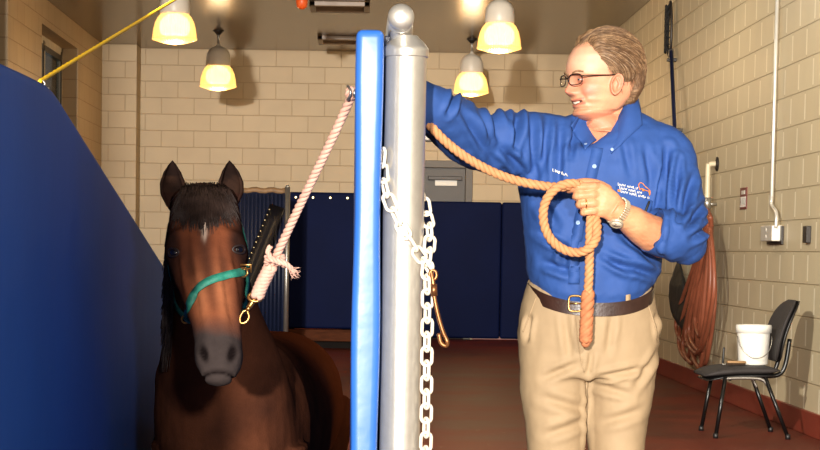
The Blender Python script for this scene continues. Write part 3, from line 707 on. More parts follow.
# ================================================================ HORSE
hz = thing('horse', (-.40, 6.9, PZ), 'dark bay horse with a green halter standing in the stall, facing the camera', 'horse')
Hlev = [  # py, centre px, half width px, front depth, back depth
 (187, 204, 16, .030, .04), (191, 204, 26, .05, .07), (198, 204.5, 32, .068, .09), (212, 205, 35, .078, .11), (230, 205.5, 37.5, .086, .135),
 (243, 206, 39.5, .088, .15), (254, 206.3, 40.0, .086, .158), (268, 207.3, 38, .08, .158), (283, 209.5, 35, .074, .145), (298, 212, 30.5, .068, .12),
 (314, 214.5, 27, .062, .095), (330, 216.8, 24.5, .056, .075), (345, 218.2, 23.8, .052, .066), (356, 218.8, 23.2, .050, .062), (366, 218.8, 21.5, .046, .058),
 (374, 218.6, 17.5, .038, .05), (380, 218.2, 12.5, .028, .038), (384, 218, 6, .014, .02)]
def hax(py): return 6.02 - .42 * (py - 187) / (384 - 187)
def tabi(tab, x, k):
    return interp([(r[0], r[k]) for r in tab], x)
HN = V((0, -.90, .42)).normalized()      # outward normal of the face plane
HU = V((1, 0, 0))
def head_pt(py, cx, w, f, b, th):
    y = hax(py); c = P(cx, py, y); sc = F / y
    cs, sn = cos(th), sin(th)
    ex = .92; x = w / sc * abs(cs) ** ex * (1 if cs > 0 else -1)
    if sn > 0:   # front: flat bridge falling to the cheeks
        yy = f * abs(sn) ** 1.15
    else: yy = -b * abs(sn) ** .8
    return c + HU * x + HN * yy
bm = B(); rings = []
NL = 110
for i in range(NL + 1):
    py = 187 + (384 - 187) * i / NL
    r = (py,) + tuple(tabi(Hlev, py, k) for k in (1, 2, 3, 4))
    rings.append([head_pt(*r, 2 * pi * j / 72) for j in range(72)])
rings_mesh(bm, rings)
# neck and body
def ell(c, a, b, u=V((1, 0, 0)), w=V((0, 0, 1)), k=40, p=1.0):
    return [c + u * (a * abs(cos(t)) ** p * (1 if cos(t) > 0 else -1)) + w * (b * abs(sin(t)) ** p * (1 if sin(t) > 0 else -1)) for t in [2 * pi * j / k for j in range(k)]]
nk = [(210, 206, 26, 6.13, .10), (235, 208, 33, 6.2, .14), (265, 208, 38, 6.28, .17), (295, 211, 43, 6.36, .21), (322, 216, 50, 6.44, .25), (350, 221, 58, 6.5, .28), (380, 224, 67, 6.56, .31), (410, 226, 72, 6.6, .33), (440, 227, 73, 6.62, .34), (480, 227, 68, 6.66, .33), (520, 227, 58, 6.7, .3), (550, 227, 36, 6.72, .22)]
rings = []
for py, cx, hw, y, dp in nk:
    c = P(cx, py, y); w_ = hw / F * (y - .05); tilt = V((0, 1, -.35)).normalized() if py < 400 else V((0, 1, 0))
    rings.append(ell(c, w_, dp * .95, w=tilt, p=.92))
rings_mesh(bm, rings)
bl = [(6.35, -.425, .42, .14, .20), (6.5, -.42, .45, .215, .30), (6.7, -.41, .47, .255, .345), (7.0, -.40, .46, .275, .34), (7.3, -.385, .45, .285, .335), (7.6, -.36, .46, .285, .32), (7.9, -.33, .47, .275, .30), (8.2, -.32, .47, .255, .285), (8.42, -.32, .46, .21, .24), (8.56, -.32, .46, .12, .15)]
rings_mesh(bm, [ell(V((x, y, z)), a, b, p=.94) for y, x, z, a, b in bl])
# withers ridge
rings_mesh(bm, [ell(V((-.41, 6.62 + .12 * i, .70 - .01 * i)), .10, .115 - .008 * i) for i in range(6)])
def leg(pts, rad): tube(bm, crv(pts, 26), [interp([(i / (len(rad) - 1), r) for i, r in enumerate(rad)], j / 25) for j in range(26)], 18)
for s in (-1, 1):
    x = -.425 + s * .135
    leg([(x, 6.55, .45), (x, 6.56, .22), (x, 6.56, .0), (x, 6.55, -.22), (x, 6.56, -.40), (x, 6.53, -.60), (x, 6.50, -.66)], [.13, .105, .075, .055, .038, .042, .045])
    xb = -.32 + s * .14
    leg([(xb, 8.25, .45), (xb, 8.12, .2), (xb, 8.1, .05), (xb, 8.38, -.17), (xb, 8.36, -.38), (xb, 8.32, -.60), (xb, 8.28, -.66)], [.17, .14, .10, .06, .042, .044, .047])
    for yy in (6.49, 8.27):
        xx = x if yy < 7 else xb
        rings_mesh(bm, [ell(V((xx, yy - .02 * k_, -.635 - .028 * k_)), .047 + .006 * k_, .055 + .007 * k_, w=V((0, 1, 0)), k=20) for k_ in range(4)])
# jowl links head to neck
rings_mesh(bm, [ell(P(206, 225 + 14 * i, 6.09), .085, .09, w=V((0, 1, 0)), k=24) for i in range(5)])
HM = fuse(bm, .0075, 3, 'horse_body')

def hl(co):
    """head coordinates: py level along the face, lateral offset in metres, depth out of the face plane"""
    px, py = proj(co); 
    # undo the forward slant so the level follows the face axis
    for _ in range(2):
        c = P(tabi(Hlev, max(187, min(384, py)), 1), py, hax(max(187, min(384, py))))
        dn = (co - c).dot(HN); py = proj(co - HN * dn)[1]
    c = P(tabi(Hlev, max(187, min(384, py)), 1), py, hax(py)); dd = co - c
    return py, dd.dot(HU), dd.dot(HN)
def is_head(co): return co.y < 6.16 and co.z > .66
def hfeat(co, n):
    if not is_head(co): 
        return .006 * fbm(co, 2.2, 2) + .0035 * fbm(co, 7, 5)
    py, x, d = hl(co); ax = abs(x); r = 0
    if d > -.06:
        w = G(py - 251, 9) * G(ax - .100, .03); r += .008 * w                                   # orbit
        r -= .012 * G(py - 231, 7) * G(ax - .074, .017); r += .005 * G(ax - .034, .010) * G(py - 262, 30); r -= .004 * G(ax, .014) * G(py - 300, 30)                                        # hollow above the eye
        r += .009 * G(py - 243, 5) * G(ax - .085, .02)                                         # brow bone
        r += .010 * G(py - 280, 24) * G(ax - .068, .010)                                       # facial crest
        r -= .010 * G(py - 305, 26) * G(ax - .050, .013)
        r += .004 * G(ax - .0, .03) * G(py - 290, 40)
        r += .012 * G(py - 357, 9) * G(ax - .046, .018)                                        # nostril flare
        r -= .021 * G(py - 358, 7.0) * G(ax - .040 + (py - 359) * .0007, .0095)                 # nostril
        r -= .009 * G(py - 375.5 - ax * 30, 1.8) * (ax < .045)                                 # mouth
        r += .004 * G(py - 380, 3)
        r -= .006 * G(py - 346, 14) * G(ax, .012)
        r += .0018 * fbm(co, 28, 4)
    else: r += .008 * G(py - 275, 22)
    return r
displace(HM, hfeat)
def L3(c, k=1): return tuple(v * k for v in lin(c))
def mixc(a, b, t): t = max(0, min(1, t)); return tuple(x * (1 - t) + y * t for x, y in zip(a, b))
BAY, BAYD, BLK, MUZ = L3((118, 62, 38)), L3((56, 32, 24)), L3((26, 20, 19)), L3((58, 50, 48))
def hcol(co, n):
    f = fbm(co, 6, 9); g = fbm(co, 22, 2)
    if is_head(co):
        py, x, d = hl(co); ax = abs(x)
        if d < -.07: return mixc(BAYD, BLK, .3 + .3 * f)
        c = mixc(L3((122, 68, 44)), L3((76, 43, 31)), .5 + .8 * f)
        c = mixc(c, L3((168, 104, 70)), G(ax - .030, .022) * G(py - 303, 26) * .85)
        c = mixc(c, L3((60, 38, 30)), G(ax, .022) * G(py - 265, 45) * .75)                     # darker stripe down the face
        c = mixc(c, BAYD, 1 - min(1, max(0, (py - 205) / 26)))
        c = mixc(c, L3((34, 23, 20)), 1.1 * G(py - 250, 13) * G(ax - .100, .028)); c = mixc(c, L3((58, 36, 28)), .7 * G(py - 275, 16) * G(ax - .05, .016))
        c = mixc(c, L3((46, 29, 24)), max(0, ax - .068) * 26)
        c = mixc(c, MUZ, (py - 320 + 6 * f + ax * 60) / 26)
        c = mixc(c, L3((20, 15, 15)), G(py - 358, 7.5) * G(ax - .040 + (py - 359) * .0007, .0105) * 1.6)
        c = mixc(c, L3((24, 18, 18)), G(py - 375.5 - ax * 30, 1.6) * (ax < .045))
        st = G(py - 238, 6) * G(x - .003 + .004 * sin(py * .5), .0085) + .6 * G(py - 248, 5) * G(x - .0, .005)
        c = mixc(c, L3((214, 190, 170)), st * 1.1 * (g > -.25))
        return c
    c = mixc(L3((62, 36, 26)), L3((88, 50, 33)), .5 + .6 * f)
    if co.y > 7.0: c = mixc(c, L3((104, 56, 37)), min(1, (co.y - 7.0) / .6) * max(0, min(1, (co.z - .25) / .3)))
    if co.z < -.15: c = mixc(c, BLK, min(1, (-.15 - co.z) / .15))
    if co.z < -.63: c = L3((50, 44, 40))
    return c
# ears, joined into the same body mesh
def ear(bm, b0, tip, half, lean):
    """cupped ear opening towards the camera"""
    outer, inner = [], []
    n = 22
    for i in range(n + 1):
        t = i / n; c = b0.lerp(tip, t) + V((lean * sin(pi * t), 0, 0))
        w = half * interp([(0, .52), (.15, .78), (.35, 1), (.55, .95), (.75, .68), (.9, .34), (1, .03)], t)
        dp = w * .95; ro, ri = [], []
        for j in range(17):
            a = radians(-118 + 236 * j / 16)          # arc open to the front
            o = V((sin(a) * w, cos(a) * dp * .9, 0)); ro.append(c + o); ri.append(c + o * .84 + V((0, -.004, 0)))
        outer.append(ro); inner.append(ri)
    ring = [a + b[::-1] for a, b in zip(outer, inner)]
    rings_mesh(bm, ring)
bm = bmesh.new(); bm.from_mesh(HM); nb = len(bm.verts)
ear(bm, P(177.5, 212, 6.03), P(172.5, 160.5, 6.01), .042, -.006)
ear(bm, P(228, 209, 6.03), P(229.5, 160.5, 6.01), .041, .006)
bmesh.ops.recalc_face_normals(bm, faces=bm.faces)
bm.verts.ensure_lookup_table()
bm.to_mesh(HM); bm.free()
for p in HM.polygons: p.use_smooth = True
def hcol2(co, n):
    if co.y < 6.2 and proj(co)[1] < 212 and co.z > P(200, 192, 6.03).z:
        inside = n.y < -.2
        return mixc(L3((30, 22, 20)), L3((60, 41, 32)), .5 + .5 * fbm(co, 30, 1)) if inside and proj(co)[1] > 176 else L3((34, 24, 21))
    return hcol(co, n)
colour(HM, hcol2)
M_coat = vmat('horse coat', .5, .0, bump=.0012, bscale=160)
new_obj('body', HM, M_coat, hz)
HT = bvh(HM)

# eyes
M_eye = mat('dark wet eye', (16, 11, 9), .05, coat=1)
for (px, py) in ((173.5, 252.5), (239, 249.5)):
    p, n = hit(HT, px, py); s = 1 if px > 200 else -1
    n = (n + V((s * .5, -.6, 0))).normalized()
    bm = B(); bmesh.ops.create_uvsphere(bm, u_segments=24, v_segments=16, radius=.0175)
    for v in bm.verts: v.co = V((v.co.x, v.co.y, v.co.z * .85)) + p - n * .0095
    obj('eye', bm, M_eye, hz)
    bm = B(); u = V((0, 0, 1)); u = (u - n * u.dot(n)).normalized(); t_ = u.cross(n)
    for sg_ in (1, -1):
        pts = [p + n * (.0045 - .006 * abs(cos(a)) ** 2) + t_ * (.0235 * cos(a)) + u * (sg_ * .0120 * sin(a)) for a in [pi * i / 12 for i in range(13)]]
        tube(bm, pts, .0036, 8, round_ends=True)
    obj('eyelid', bm, mat('dark eyelid', (34, 22, 18), .5), hz)

# hair: forelock and mane as bundles of strands lying on the body
M_hair = mat('black brown horse hair', (44, 32, 27), .5, spec=.25, var=.35, scale=30)
def strand(bm, pts, r):
    n = len(pts); tube(bm, pts, [max(.0004, r * (1 - .75 * (i / (n - 1)) ** 1.5)) for i in range(n)], 5)
random.seed(11); bm = B()
for i in range(1100):
    u = random.random(); x0 = 182 + 44 * u; y0 = 190 + random.uniform(-4, 7)
    L = random.uniform(18, 42) * (1 - .3 * abs(u - .45) * 1.6)
    sx = (u - .45) * random.uniform(10, 34) + random.uniform(-3, 3)
    pts = []
    lift = random.uniform(.001, .008)
    for k in range(7):
        f = k / 6; p, n = hit(HT, x0 + sx * f, y0 + L * f, lift * (1 - .5 * f)); pts.append(p)
    if all((a - b).length < .06 for a, b in zip(pts, pts[1:])): strand(bm, pts, .0016)
for i in range(160):      # tuft standing between the ears
    x0 = random.uniform(186, 222); a = P(x0, random.uniform(190, 197), 6.03)
    b = P(x0 + random.uniform(-5, 5), random.uniform(182, 188), random.uniform(5.99, 6.05)); c = P(x0 + random.uniform(-9, 9), 194 + random.uniform(0, 8), 5.94)
    strand(bm, crv([a, b, c], 7), .002)
obj('forelock', bm, M_hair, hz)
bm = B()
for i in range(700):
    t = random.random(); py0 = 196 + 130 * t; y0 = 6.15 + .30 * t
    root = P(200 + 2 * t + random.uniform(-6, 6), py0, y0 + .12)
    xe_ = 168 - 3 * sin(t * 3) + random.uniform(-3, 9) - 3 * t; ye = py0 + random.uniform(35, 75)
    mid = P(176 + random.uniform(-3, 6), py0 + 12, y0 + .02); end = P(xe_, min(ye, 372), y0 - .01 + random.uniform(-.05, .03))
    strand(bm, crv([root, mid, mid.lerp(end, .5) + V((-.008, -.01, 0)), end], 8), .0034)
obj('mane', bm, M_hair, hz)
bm = B()
for i in range(200):
    a = V((-.32 + random.uniform(-.03, .03), 8.55, .62)); e = V((-.32 + random.uniform(-.07, .07), 8.68 + random.uniform(-.04, .04), random.uniform(-.35, .05)))
    strand(bm, crv([a, a + V((0, .1, -.05)), e.lerp(a, .4) + V((0, .07, 0)), e], 8), .004)
obj('tail', bm, M_hair, hz)

# ---- halter
hal = thing('halter', P(208, 285, 5.75), 'green webbing halter with brass fittings on the horse’s face', 'halter')
M_green = mat('green webbing', (40, 124, 104), .6, var=.25, scale=60, bump=.0008, bscale=300)
def band(pxs, name, width=.024, closed=False, extra=None, n=40):
    pts, nr = [], []
    for q_ in crv([V((a, b, 0)) for a, b in pxs], n):
        p, nn = hit(HT, q_.x, q_.y, .003); pts.append(p); nr.append(nn)
    # soften jumps
    for _ in range(3):
        pts = [pts[0]] + [(pts[i - 1] + pts[i] * 2 + pts[i + 1]) / 4 for i in range(1, len(pts) - 1)] + [pts[-1]]
        nr = [nr[0]] + [(nr[i - 1] + nr[i] * 2 + nr[i + 1]).normalized() for i in range(1, len(nr) - 1)] + [nr[-1]]
    if extra:
        pre, post = extra
        pts = [V(p) for p in pre] + pts + [V(p) for p in post]
        nr = [nr[0]] * len(pre) + nr + [nr[-1]] * len(post)
    bm = B(); strap(bm, pts, nr, width, .004); return obj(name, bm, M_green, hal)
band([(186.5, 318), (189, 308), (193, 297), (200, 287.5), (210, 281), (222, 277), (234, 274), (244, 271.5)], 'noseband')
band([(172.5, 284), (174, 296), (178, 307), (186.5, 318)], 'cheek_strap', .018)
band([(246, 268), (246.3, 282), (244.5, 296), (243, 308)], 'cheek_strap', .018)
c0_ = P(206, 305, 5.93)
bm = B(); pL, _ = hit(HT, 186.5, 318); pR, _ = hit(HT, 242, 310)
pts = crv([pL, P(192, 322, 5.93), P(214, 326, 5.97), P(234, 320, 5.93), pR], 24); strap(bm, pts, [V((0, .2, -1))] * 24, .02, .004); obj('chin_strap', bm, M_green, hal)
for (a, b, c_) in (((172.5, 284), (169, 255, 6.04), (183, 205, 6.12)), ((246, 268), (246.5, 245, 6.04), (232, 205, 6.12))):
    p, _ = hit(HT, *a); bm = B(); pts = crv([p, P(b[0], b[1], b[2]), P(c_[0], c_[1], c_[2]), P(206, 194, 6.14)], 20)
    strap(bm, pts, [V((-1 if a[0] < 200 else 1, -.3, .1))] * 20, .018, .003); obj('crown_strap', bm, M_green, hal)
M_br = mat('brass fitting', (190, 140, 80), .3, .9)
def ring_(px, py, r, rr, y=None, name='ring', parent=hal, tilt=(0, -1, 0)):
    c = P(px, py, y) if y else hit(HT, px, py, .006)[0]
    q_ = V((0, 0, 1)).rotation_difference(V(tilt).normalized()); bm = B()
    tube(bm, [c + q_ @ V((r * cos(a), r * sin(a), 0)) for a in [2 * pi * i / 20 for i in range(20)]], rr, 7, closed=True); return obj(name, bm, M_br, parent)
ring_(242, 273, .013, .0035, tilt=(.6, -1, 0)); ring_(186.5, 318.5, .012, .0032); ring_(172.8, 285, .010, .003, tilt=(-.8, -1, 0))
ring_(243, 309, .013, .0035, tilt=(.6, -1, .2))
bm = B(); p_, n_ = hit(HT, 242, 270, .008); tube(bm, [p_ + V((-.014, 0, -.002)), p_ + V((.02, .006, .002))], .003, 7); tube(bm, [p_ + V((-.012, 0, .012)), p_ + V((.02, .004, .014)), p_ + V((.02, .004, -.01))], .003, 7); obj('buckle', bm, M_br, hal)

# ---- lead rope
Yl = 5.72
lr = thing('lead_rope', P(262, 290, Yl), 'pale braided lead rope tied from the horse’s halter up to the blue divider', 'rope')
M_rope1 = mat('pale cotton rope', (216, 170, 150), .8, var=.12, scale=60)
lowp = P(257, 297, Yl)
main = [lowp, P(264, 280, Yl - .01), P(275, 258, Yl - .04), P(300, 205, Yl - .14), P(330, 143, Yl - .28), P(348, 104, 5.37), P(352, 95, 5.345)]
bm = B(); pp = crv(main, 120); rope(bm, pp, .0125, .055, 3, 8, .005)
cur = P(351, 92, 5.33)
rope(bm, crv([P(350, 99, 5.34), P(348.5, 93, 5.33), P(350.5, 89, 5.33), P(354, 91, 5.33), P(354, 96, 5.335)], 30), .010, .045, 3, 8, .005)
obj('strand', bm, M_rope1, lr)
# spliced thick lower end and knot
bm = B(); rope(bm, crv([P(257, 297, Yl - .004), P(262, 284, Yl - .012), P(271, 266, Yl - .03)], 30), .0205, .05, 4, 8, .005); obj('splice', bm, M_rope1, lr)
bm = B(); kc = P(275, 262, Yl - .05)
rope(bm, [kc + V((.023 * cos(a), .024 * sin(a), .006 * sin(a * 2) + (a - 3) * .003)) for a in [i * .25 for i in range(38)]], .010, .04, 3, 7, .005)
rope(bm, crv([kc + V((.01, -.02, 0)), kc + V((.03, -.02, -.004)), kc + V((.048, -.01, -.02))], 10), .009, .04, 3, 7, .005)
rope(bm, crv([kc + V((-.01, -.02, .01)), kc + V((-.02, -.02, .03)), kc + V((-.012, -.015, .045))], 10), .008, .04, 3, 7, .005); obj('knot', bm, M_rope1, lr)
for i in range(14):
    pass
bm = B(); random.seed(5)
for i in range(24):
    a = kc + V((.045, -.012, -.018)); strand(bm, crv([a, a + V((random.uniform(.0, .02), random.uniform(-.01, .01), random.uniform(-.02, .008))), a + V((random.uniform(.0, .03), random.uniform(-.015, .015), random.uniform(-.035, .006)))], 5), .0016)
obj('frayed_end', bm, M_rope1, lr)
sn = M_br
bm = B(); tube(bm, [P(255.5, 297, Yl) + V((.020 * cos(a), 0.006 * sin(a), .013 * sin(a))) for a in [2 * pi * i / 18 for i in range(18)]], .0045, 8, closed=True)
tube(bm, [P(254, 300, Yl), P(250, 306, Yl)], .008, 10, round_ends=True); tube(bm, [P(250, 306, Yl), P(247, 311, Yl)], .006, 8)
tube(bm, crv([P(247, 310, Yl), P(249, 317, Yl), P(246, 322, Yl), P(241, 323, Yl), P(240, 318, Yl), P(243, 312, Yl), P(247, 310, Yl)], 30), .004, 8); obj('snap_hook', bm, sn, lr)
# ================================================================ MAN
YM = 5.72
feet = P(588, 250, YM); man = thing('person', (feet.x, YM, 0), 'man in a blue button-down shirt and khaki trousers holding a coiled tan rope', 'person')
def Q(px, py, dy=0): return P(px, py, YM + dy)
PM = F / YM                                            # pixels per metre at the man
def ering(px, py, hw, f, b, dy=0, k=48, p=.9, tilt=0, dip=0, dpw=1.3):
    c = Q(px, py, dy); r = []
    for j in range(k):
        t = 2 * pi * j / k; x = hw / PM * abs(cos(t)) ** p * (1 if cos(t) > 0 else -1); s = sin(t)
        y = (-f if s > 0 else b) * abs(s) ** p * 1; s = sin(t - .32) if dpw > 4 else s
        r.append(c + V((x, y, tilt * x - dip * max(0, s) ** dpw)))
    return r

# ---------------- head, built in its own frame and fused with ears and neck
FW = V((-.925, -.38, 0)).normalized(); LT = V((-FW.y, FW.x, 0)); LT = LT if LT.y < 0 else -LT     # forward, towards the camera side
UP = V((0, 0, 1)); HO = Q(600.5, 121, -.03)
def HPt(x, y, z): return HO + LT * (x * 1.04) + FW * (y * 1.07) + UP * (z * 1.015)
front = [(0, .048), (.006, .064), (.014, .079), (.022, .0785), (.030, .0725), (.038, .0790), (.046, .078), (.055, .0855), (.066, .0815), (.08, .081), (.095, .082), (.106, .086), (.116, .090), (.128, .097), (.138, .099), (.155, .0985), (.175, .094), (.198, .082), (.218, .062), (.236, .033), (.247, .006), (.25, -.01)]
back = [(0, -.012), (.02, -.03), (.045, -.058), (.07, -.078), (.1, -.094), (.135, -.101), (.165, -.1), (.195, -.09), (.22, -.07), (.238, -.046), (.247, -.026), (.25, -.018)]
width = [(0, .026), (.008, .036), (.018, .044), (.035, .0535), (.06, .0625), (.09, .0685), (.12, .072), (.15, .075), (.18, .0745), (.205, .066), (.225, .053), (.24, .033), (.248, .013), (.25, .004)]
nosep = [(.060, 0), (.065, .007), (.070, .020), (.076, .029), (.083, .029), (.094, .022), (.104, .015), (.114, .009), (.124, .004), (.134, 0)]
def head_xyz(th, z):
    fr, bk, w = interp(front, z), interp(back, z), interp(width, z); yc = fr * .28 + bk * .72 if z > .03 else (fr + bk) / 2
    cs, sn = cos(th), sin(th)
    x = w * abs(cs) ** .86 * (1 if cs > 0 else -1)
    y = yc + ((fr - yc) * abs(sn) ** (.82 - .18 * G(z - .118, .035)) if sn > 0 else -(yc - bk) * abs(sn) ** .9)
    if sn > 0:
        ax = abs(x)
        wn = .0105 + .0065 * G(z - .074, .012)
        y += interp(nosep, z) * exp(-(ax / wn) ** 2)
        y += .008 * G(ax - .0165, .0065) * G(z - .072, .008)                 # wing of the nose
        y -= .0030 * G(ax - .030, .012) * G(z - .110, .011)                  # eye socket
        y += .004 * G(ax - .034, .016) * G(z - .128, .006)                   # brow
        y += .0065 * G(ax - .043, .015) * G(z - .078, .014)                  # cheek lifted by the smile
        y -= .0045 * G(ax - .034 - (.066 - z) * .25, .0045) * G(z - .058, .018)  # smile fold
        mz = .0455 + ax * .22
        if ax < .032: y -= .0075 * G(z - mz, .0034) * (1 - (ax / .032) ** 2)
        y += .0028 * G(z - mz - .0075, .003) * G(ax, .022) + .0035 * G(z - mz + .0075, .0036) * G(ax, .019)
        y -= .003 * G(z - .028, .004) * G(ax, .02)
    return x, y, z
bm = B(); rings = []
for i in range(125):
    z = .25 * i / 124
    rings.append([HPt(*head_xyz(2 * pi * (j + .5) / 112, z)) for j in range(112)])
rings_mesh(bm, rings)
# ears
for s in (-1, 1):
    outs = []
    def EP(a, r, o):
        u, v_ = cos(a) * r * (.0165 - .003 * (sin(a) < 0) * abs(sin(a))), sin(a) * r * .031
        return HPt(s * o, -.003 + u - .18 * v_, .098 + v_)
    prof_ = [(.02, .0715), (.35, .0715), (.55, .074), (.72, .0795), (.86, .0835), (.96, .084), (1.0, .081), (.97, .077), (.85, .070), (.7, .062), (.4, .056)]
    rings_mesh(bm, [[EP(2 * pi * j / 28, r, o + .005 * max(0, -cos(2 * pi * j / 28)) * r - .004 * max(0, cos(2 * pi * j / 28)) * r) for j in range(28)] for r, o in prof_])
    tube(bm, [HPt(s * .076, .010, .094), HPt(s * .0755, .009, .088)], .0045, 8, round_ends=True)
    tube(bm, crv([HPt(s * .078, -.006, .112), HPt(s * .0795, -.011, .100), HPt(s * .078, -.008, .086)], 8), .0032, 8, round_ends=True)
# neck with jaw softening
tube(bm, crv([Q(607, 84, .035), Q(609, 104, .03), Q(611, 122, .02), Q(609, 140, .01)], 14), [.062, .062, .062, .063, .064, .065, .066, .068, .07, .073, .077, .082, .088, .095], 32)
tube(bm, [HPt(0, .03, .012), HPt(0, -.01, -.01), HPt(0, -.02, -.035)], [.032, .046, .05], 20)
head = fuse(bm, .0024, 2, 'head')

# ---------------- hand gripping the rope (his left) and forearm
def tb(bm, pts, rad, k=14): tube(bm, pts, rad, k, round_ends=True)
HD = -.30                                             # depth of the fist in front of the torso
def H(px, py, d=0): return Q(px, py, HD + d)
bm = B()
rings = []
for (px, py, hh, dp, d) in ((624, 218, 12, .027, .03), (617, 211.5, 12.0, .024, .02), (611, 206, 13.5, .022, .012), (604, 201.5, 15.5, .019, .006), (597, 198.5, 16.0, .017, .004), (592, 198, 14.5, .015, .006)):
    c = H(px, py, d); ax = V((-.80, 0, .45)).normalized() if px > 606 else V((-.97, 0, .2)).normalized(); sd = V((.45, 0, .9)).normalized() if px > 606 else V((.12, 0, 1))
    sd = (sd - ax * sd.dot(ax)).normalized(); sc = 1 / PM
    rings.append([c + sd * (hh * sc * abs(cos(t)) ** .85 * (1 if cos(t) > 0 else -1)) + V((0, 1, 0)) * (dp * abs(sin(t)) ** .85 * (1 if sin(t) > 0 else -1)) for t in [2 * pi * j / 28 for j in range(28)]])
rings_mesh(bm, rings)
fing = [   # knuckle, middle joint, end joint, tip (px, py, depth)
 [(594, 186.5, -.004), (580.5, 187, -.012), (572.5, 188.5, .006), (569.5, 190, .022)],
 [(592.5, 194.5, -.008), (578.8, 195.5, -.012), (576.2, 197, .012), (584, 198, .03)],
 [(593, 203, -.008), (581.2, 204, -.010), (579.5, 205.5, .014), (586, 206, .032)],
 [(594.5, 210.5, -.003), (584.8, 212, -.005), (583.5, 213, .016), (590, 213, .03)]]
for i, f in enumerate(fing):
    pts = [H(*q_) for q_ in f]; r = (.0118, .0122, .0115, .0100)[i]
    tb(bm, crv(pts, 14), [r * (1.02 + .10 * G(j - 0, 2) + .06 * G(j - 4.5, 1.2) - .012 * j) for j in range(14)])
    q_ = H(*f[0]); tb(bm, [q_ + V((.008, .003, 0)), q_ + V((.002, .001, 0))], [r * 1.02, r * 1.06])
# thumb: leaves the upper side of the palm and closes on the rope from behind
tb(bm, crv([H(606, 190, .016), H(597, 184.5, .024), H(585, 182.5, .022), H(575, 183.5, .014)], 12), [.018, .017, .016, .0145, .014, .0135, .0135, .013, .0125, .012, .0115, .010])
# forearm
tube(bm, crv([H(613, 208, .014), H(621, 213.5, .022), H(631, 220, .045), H(645, 230, .08), H(662, 238, .12), H(684, 242, .16)], 16), [interp([(0, .029), (.2, .0315), (.45, .043), (.8, .056), (1, .055)], j / 15) for j in range(16)], 24)
# grooves between the fingers come from the gaps; fuse finely
hand = fuse(bm, .0022, 2, 'hand')
def knuck(co, n):
    r = 0
    for f in fing:
        c = H(*f[0]); d = (co - c - V((0, -.012, 0))).length; r += .0022 * G(d, .012)
    for f in fing: 
        c = H(*f[1]); d = abs(co.x - c.x + .0); r -= .0006 * G(d - .004, .0012) * ((co - c).length < .022)
    # tendons on the back of the hand
    r += .0007 * noise.noise(V((co.x * 30, co.z * 130, 0))) + .0005 * fbm(co, 60, 1)
    return r
displace(hand, knuck)
# right hand, behind the post, closed on the far end of the rope
bm = B()
rp0 = Q(408, 103, -.32)
def R_(px, py, d=0): return Q(px, py, -.32 + d)
rings_mesh(bm, [[R_(px, py, d) + V((0, cos(t) * dp, sin(t) * hh / PM)) for t in [2 * pi * j / 20 for j in range(20)]] for px, py, hh, dp, d in ((438, 108, 11, .03, .03), (428, 106, 10, .026, .01), (421, 105, 13, .024, 0), (414, 104, 15, .02, 0), (409, 104, 14, .016, 0))])
for i in range(4):
    y = 93 + 7.3 * i
    tb(bm, crv([R_(411, y, -.006), R_(401 + i % 2, y + 1, -.018), R_(398.5, y + 2, .006), R_(403, y + 3, .024)], 10), [.0115] * 10)
tb(bm, crv([R_(420, 95, .014), R_(411, 92, .03), R_(403, 94, .028)], 8), [.016, .015, .014, .013, .0125, .012, .011, .010])
rhand = fuse(bm, .003, 2, 'rhand')

# ---------------- body under the clothes
bm = B()
rings_mesh(bm, [ering(*a) for a in ((606, 118, 26, .04, .06), (603, 132, 52, .06, .08), (600, 150, 62, .085, .09), (594, 180, 60, .10, .09), (591, 215, 56, .115, .09), (590, 255, 54, .12, .09), (589, 290, 54, .115, .09), (588, 330, 58, .10, .10), (587, 360, 56, .09, .10), (587, 378, 44, .06, .07))])
tube(bm, crv([Q(665, 152), Q(676, 190, -.06), Q(686, 240, -.14)], 10), .045, 16)
tube(bm, crv([Q(545, 142), Q(500, 144, -.06), Q(470, 134, -.12), Q(440, 112, -.24), Q(425, 107, -.3)], 12), [.05] * 6 + [.045, .04, .038, .034, .03, .03], 16)
for s, (x0, x1, x2) in ((-1, (560, 556, 560)), (1, (617, 618, 618))):
    tube(bm, crv([Q(x0, 350), Q(x1, 440), Q(x2 - 2, 500, .01), V((Q(x2, 500).x, YM + .03, .30)), V((Q(x2, 500).x, YM + .04, .08))], 16), [interp([(0, .08), (.4, .062), (.7, .05), (1, .035)], j / 15) for j in range(16)], 18)
core = fuse(bm, .012, 2, 'core')
SK = L3((210, 156, 120)); SKR = L3((202, 130, 98)); SKL = L3((222, 174, 146))
bm = bmesh.new()
for m_ in (head, hand, rhand, core): bm.from_mesh(m_)
me = bpy.data.meshes.new('person_body'); bm.to_mesh(me); bm.free()
for p in me.polygons: p.use_smooth = True
HOi = HO
sst = lambda v, a, b: max(0, min(1, (v - a) / (b - a)))
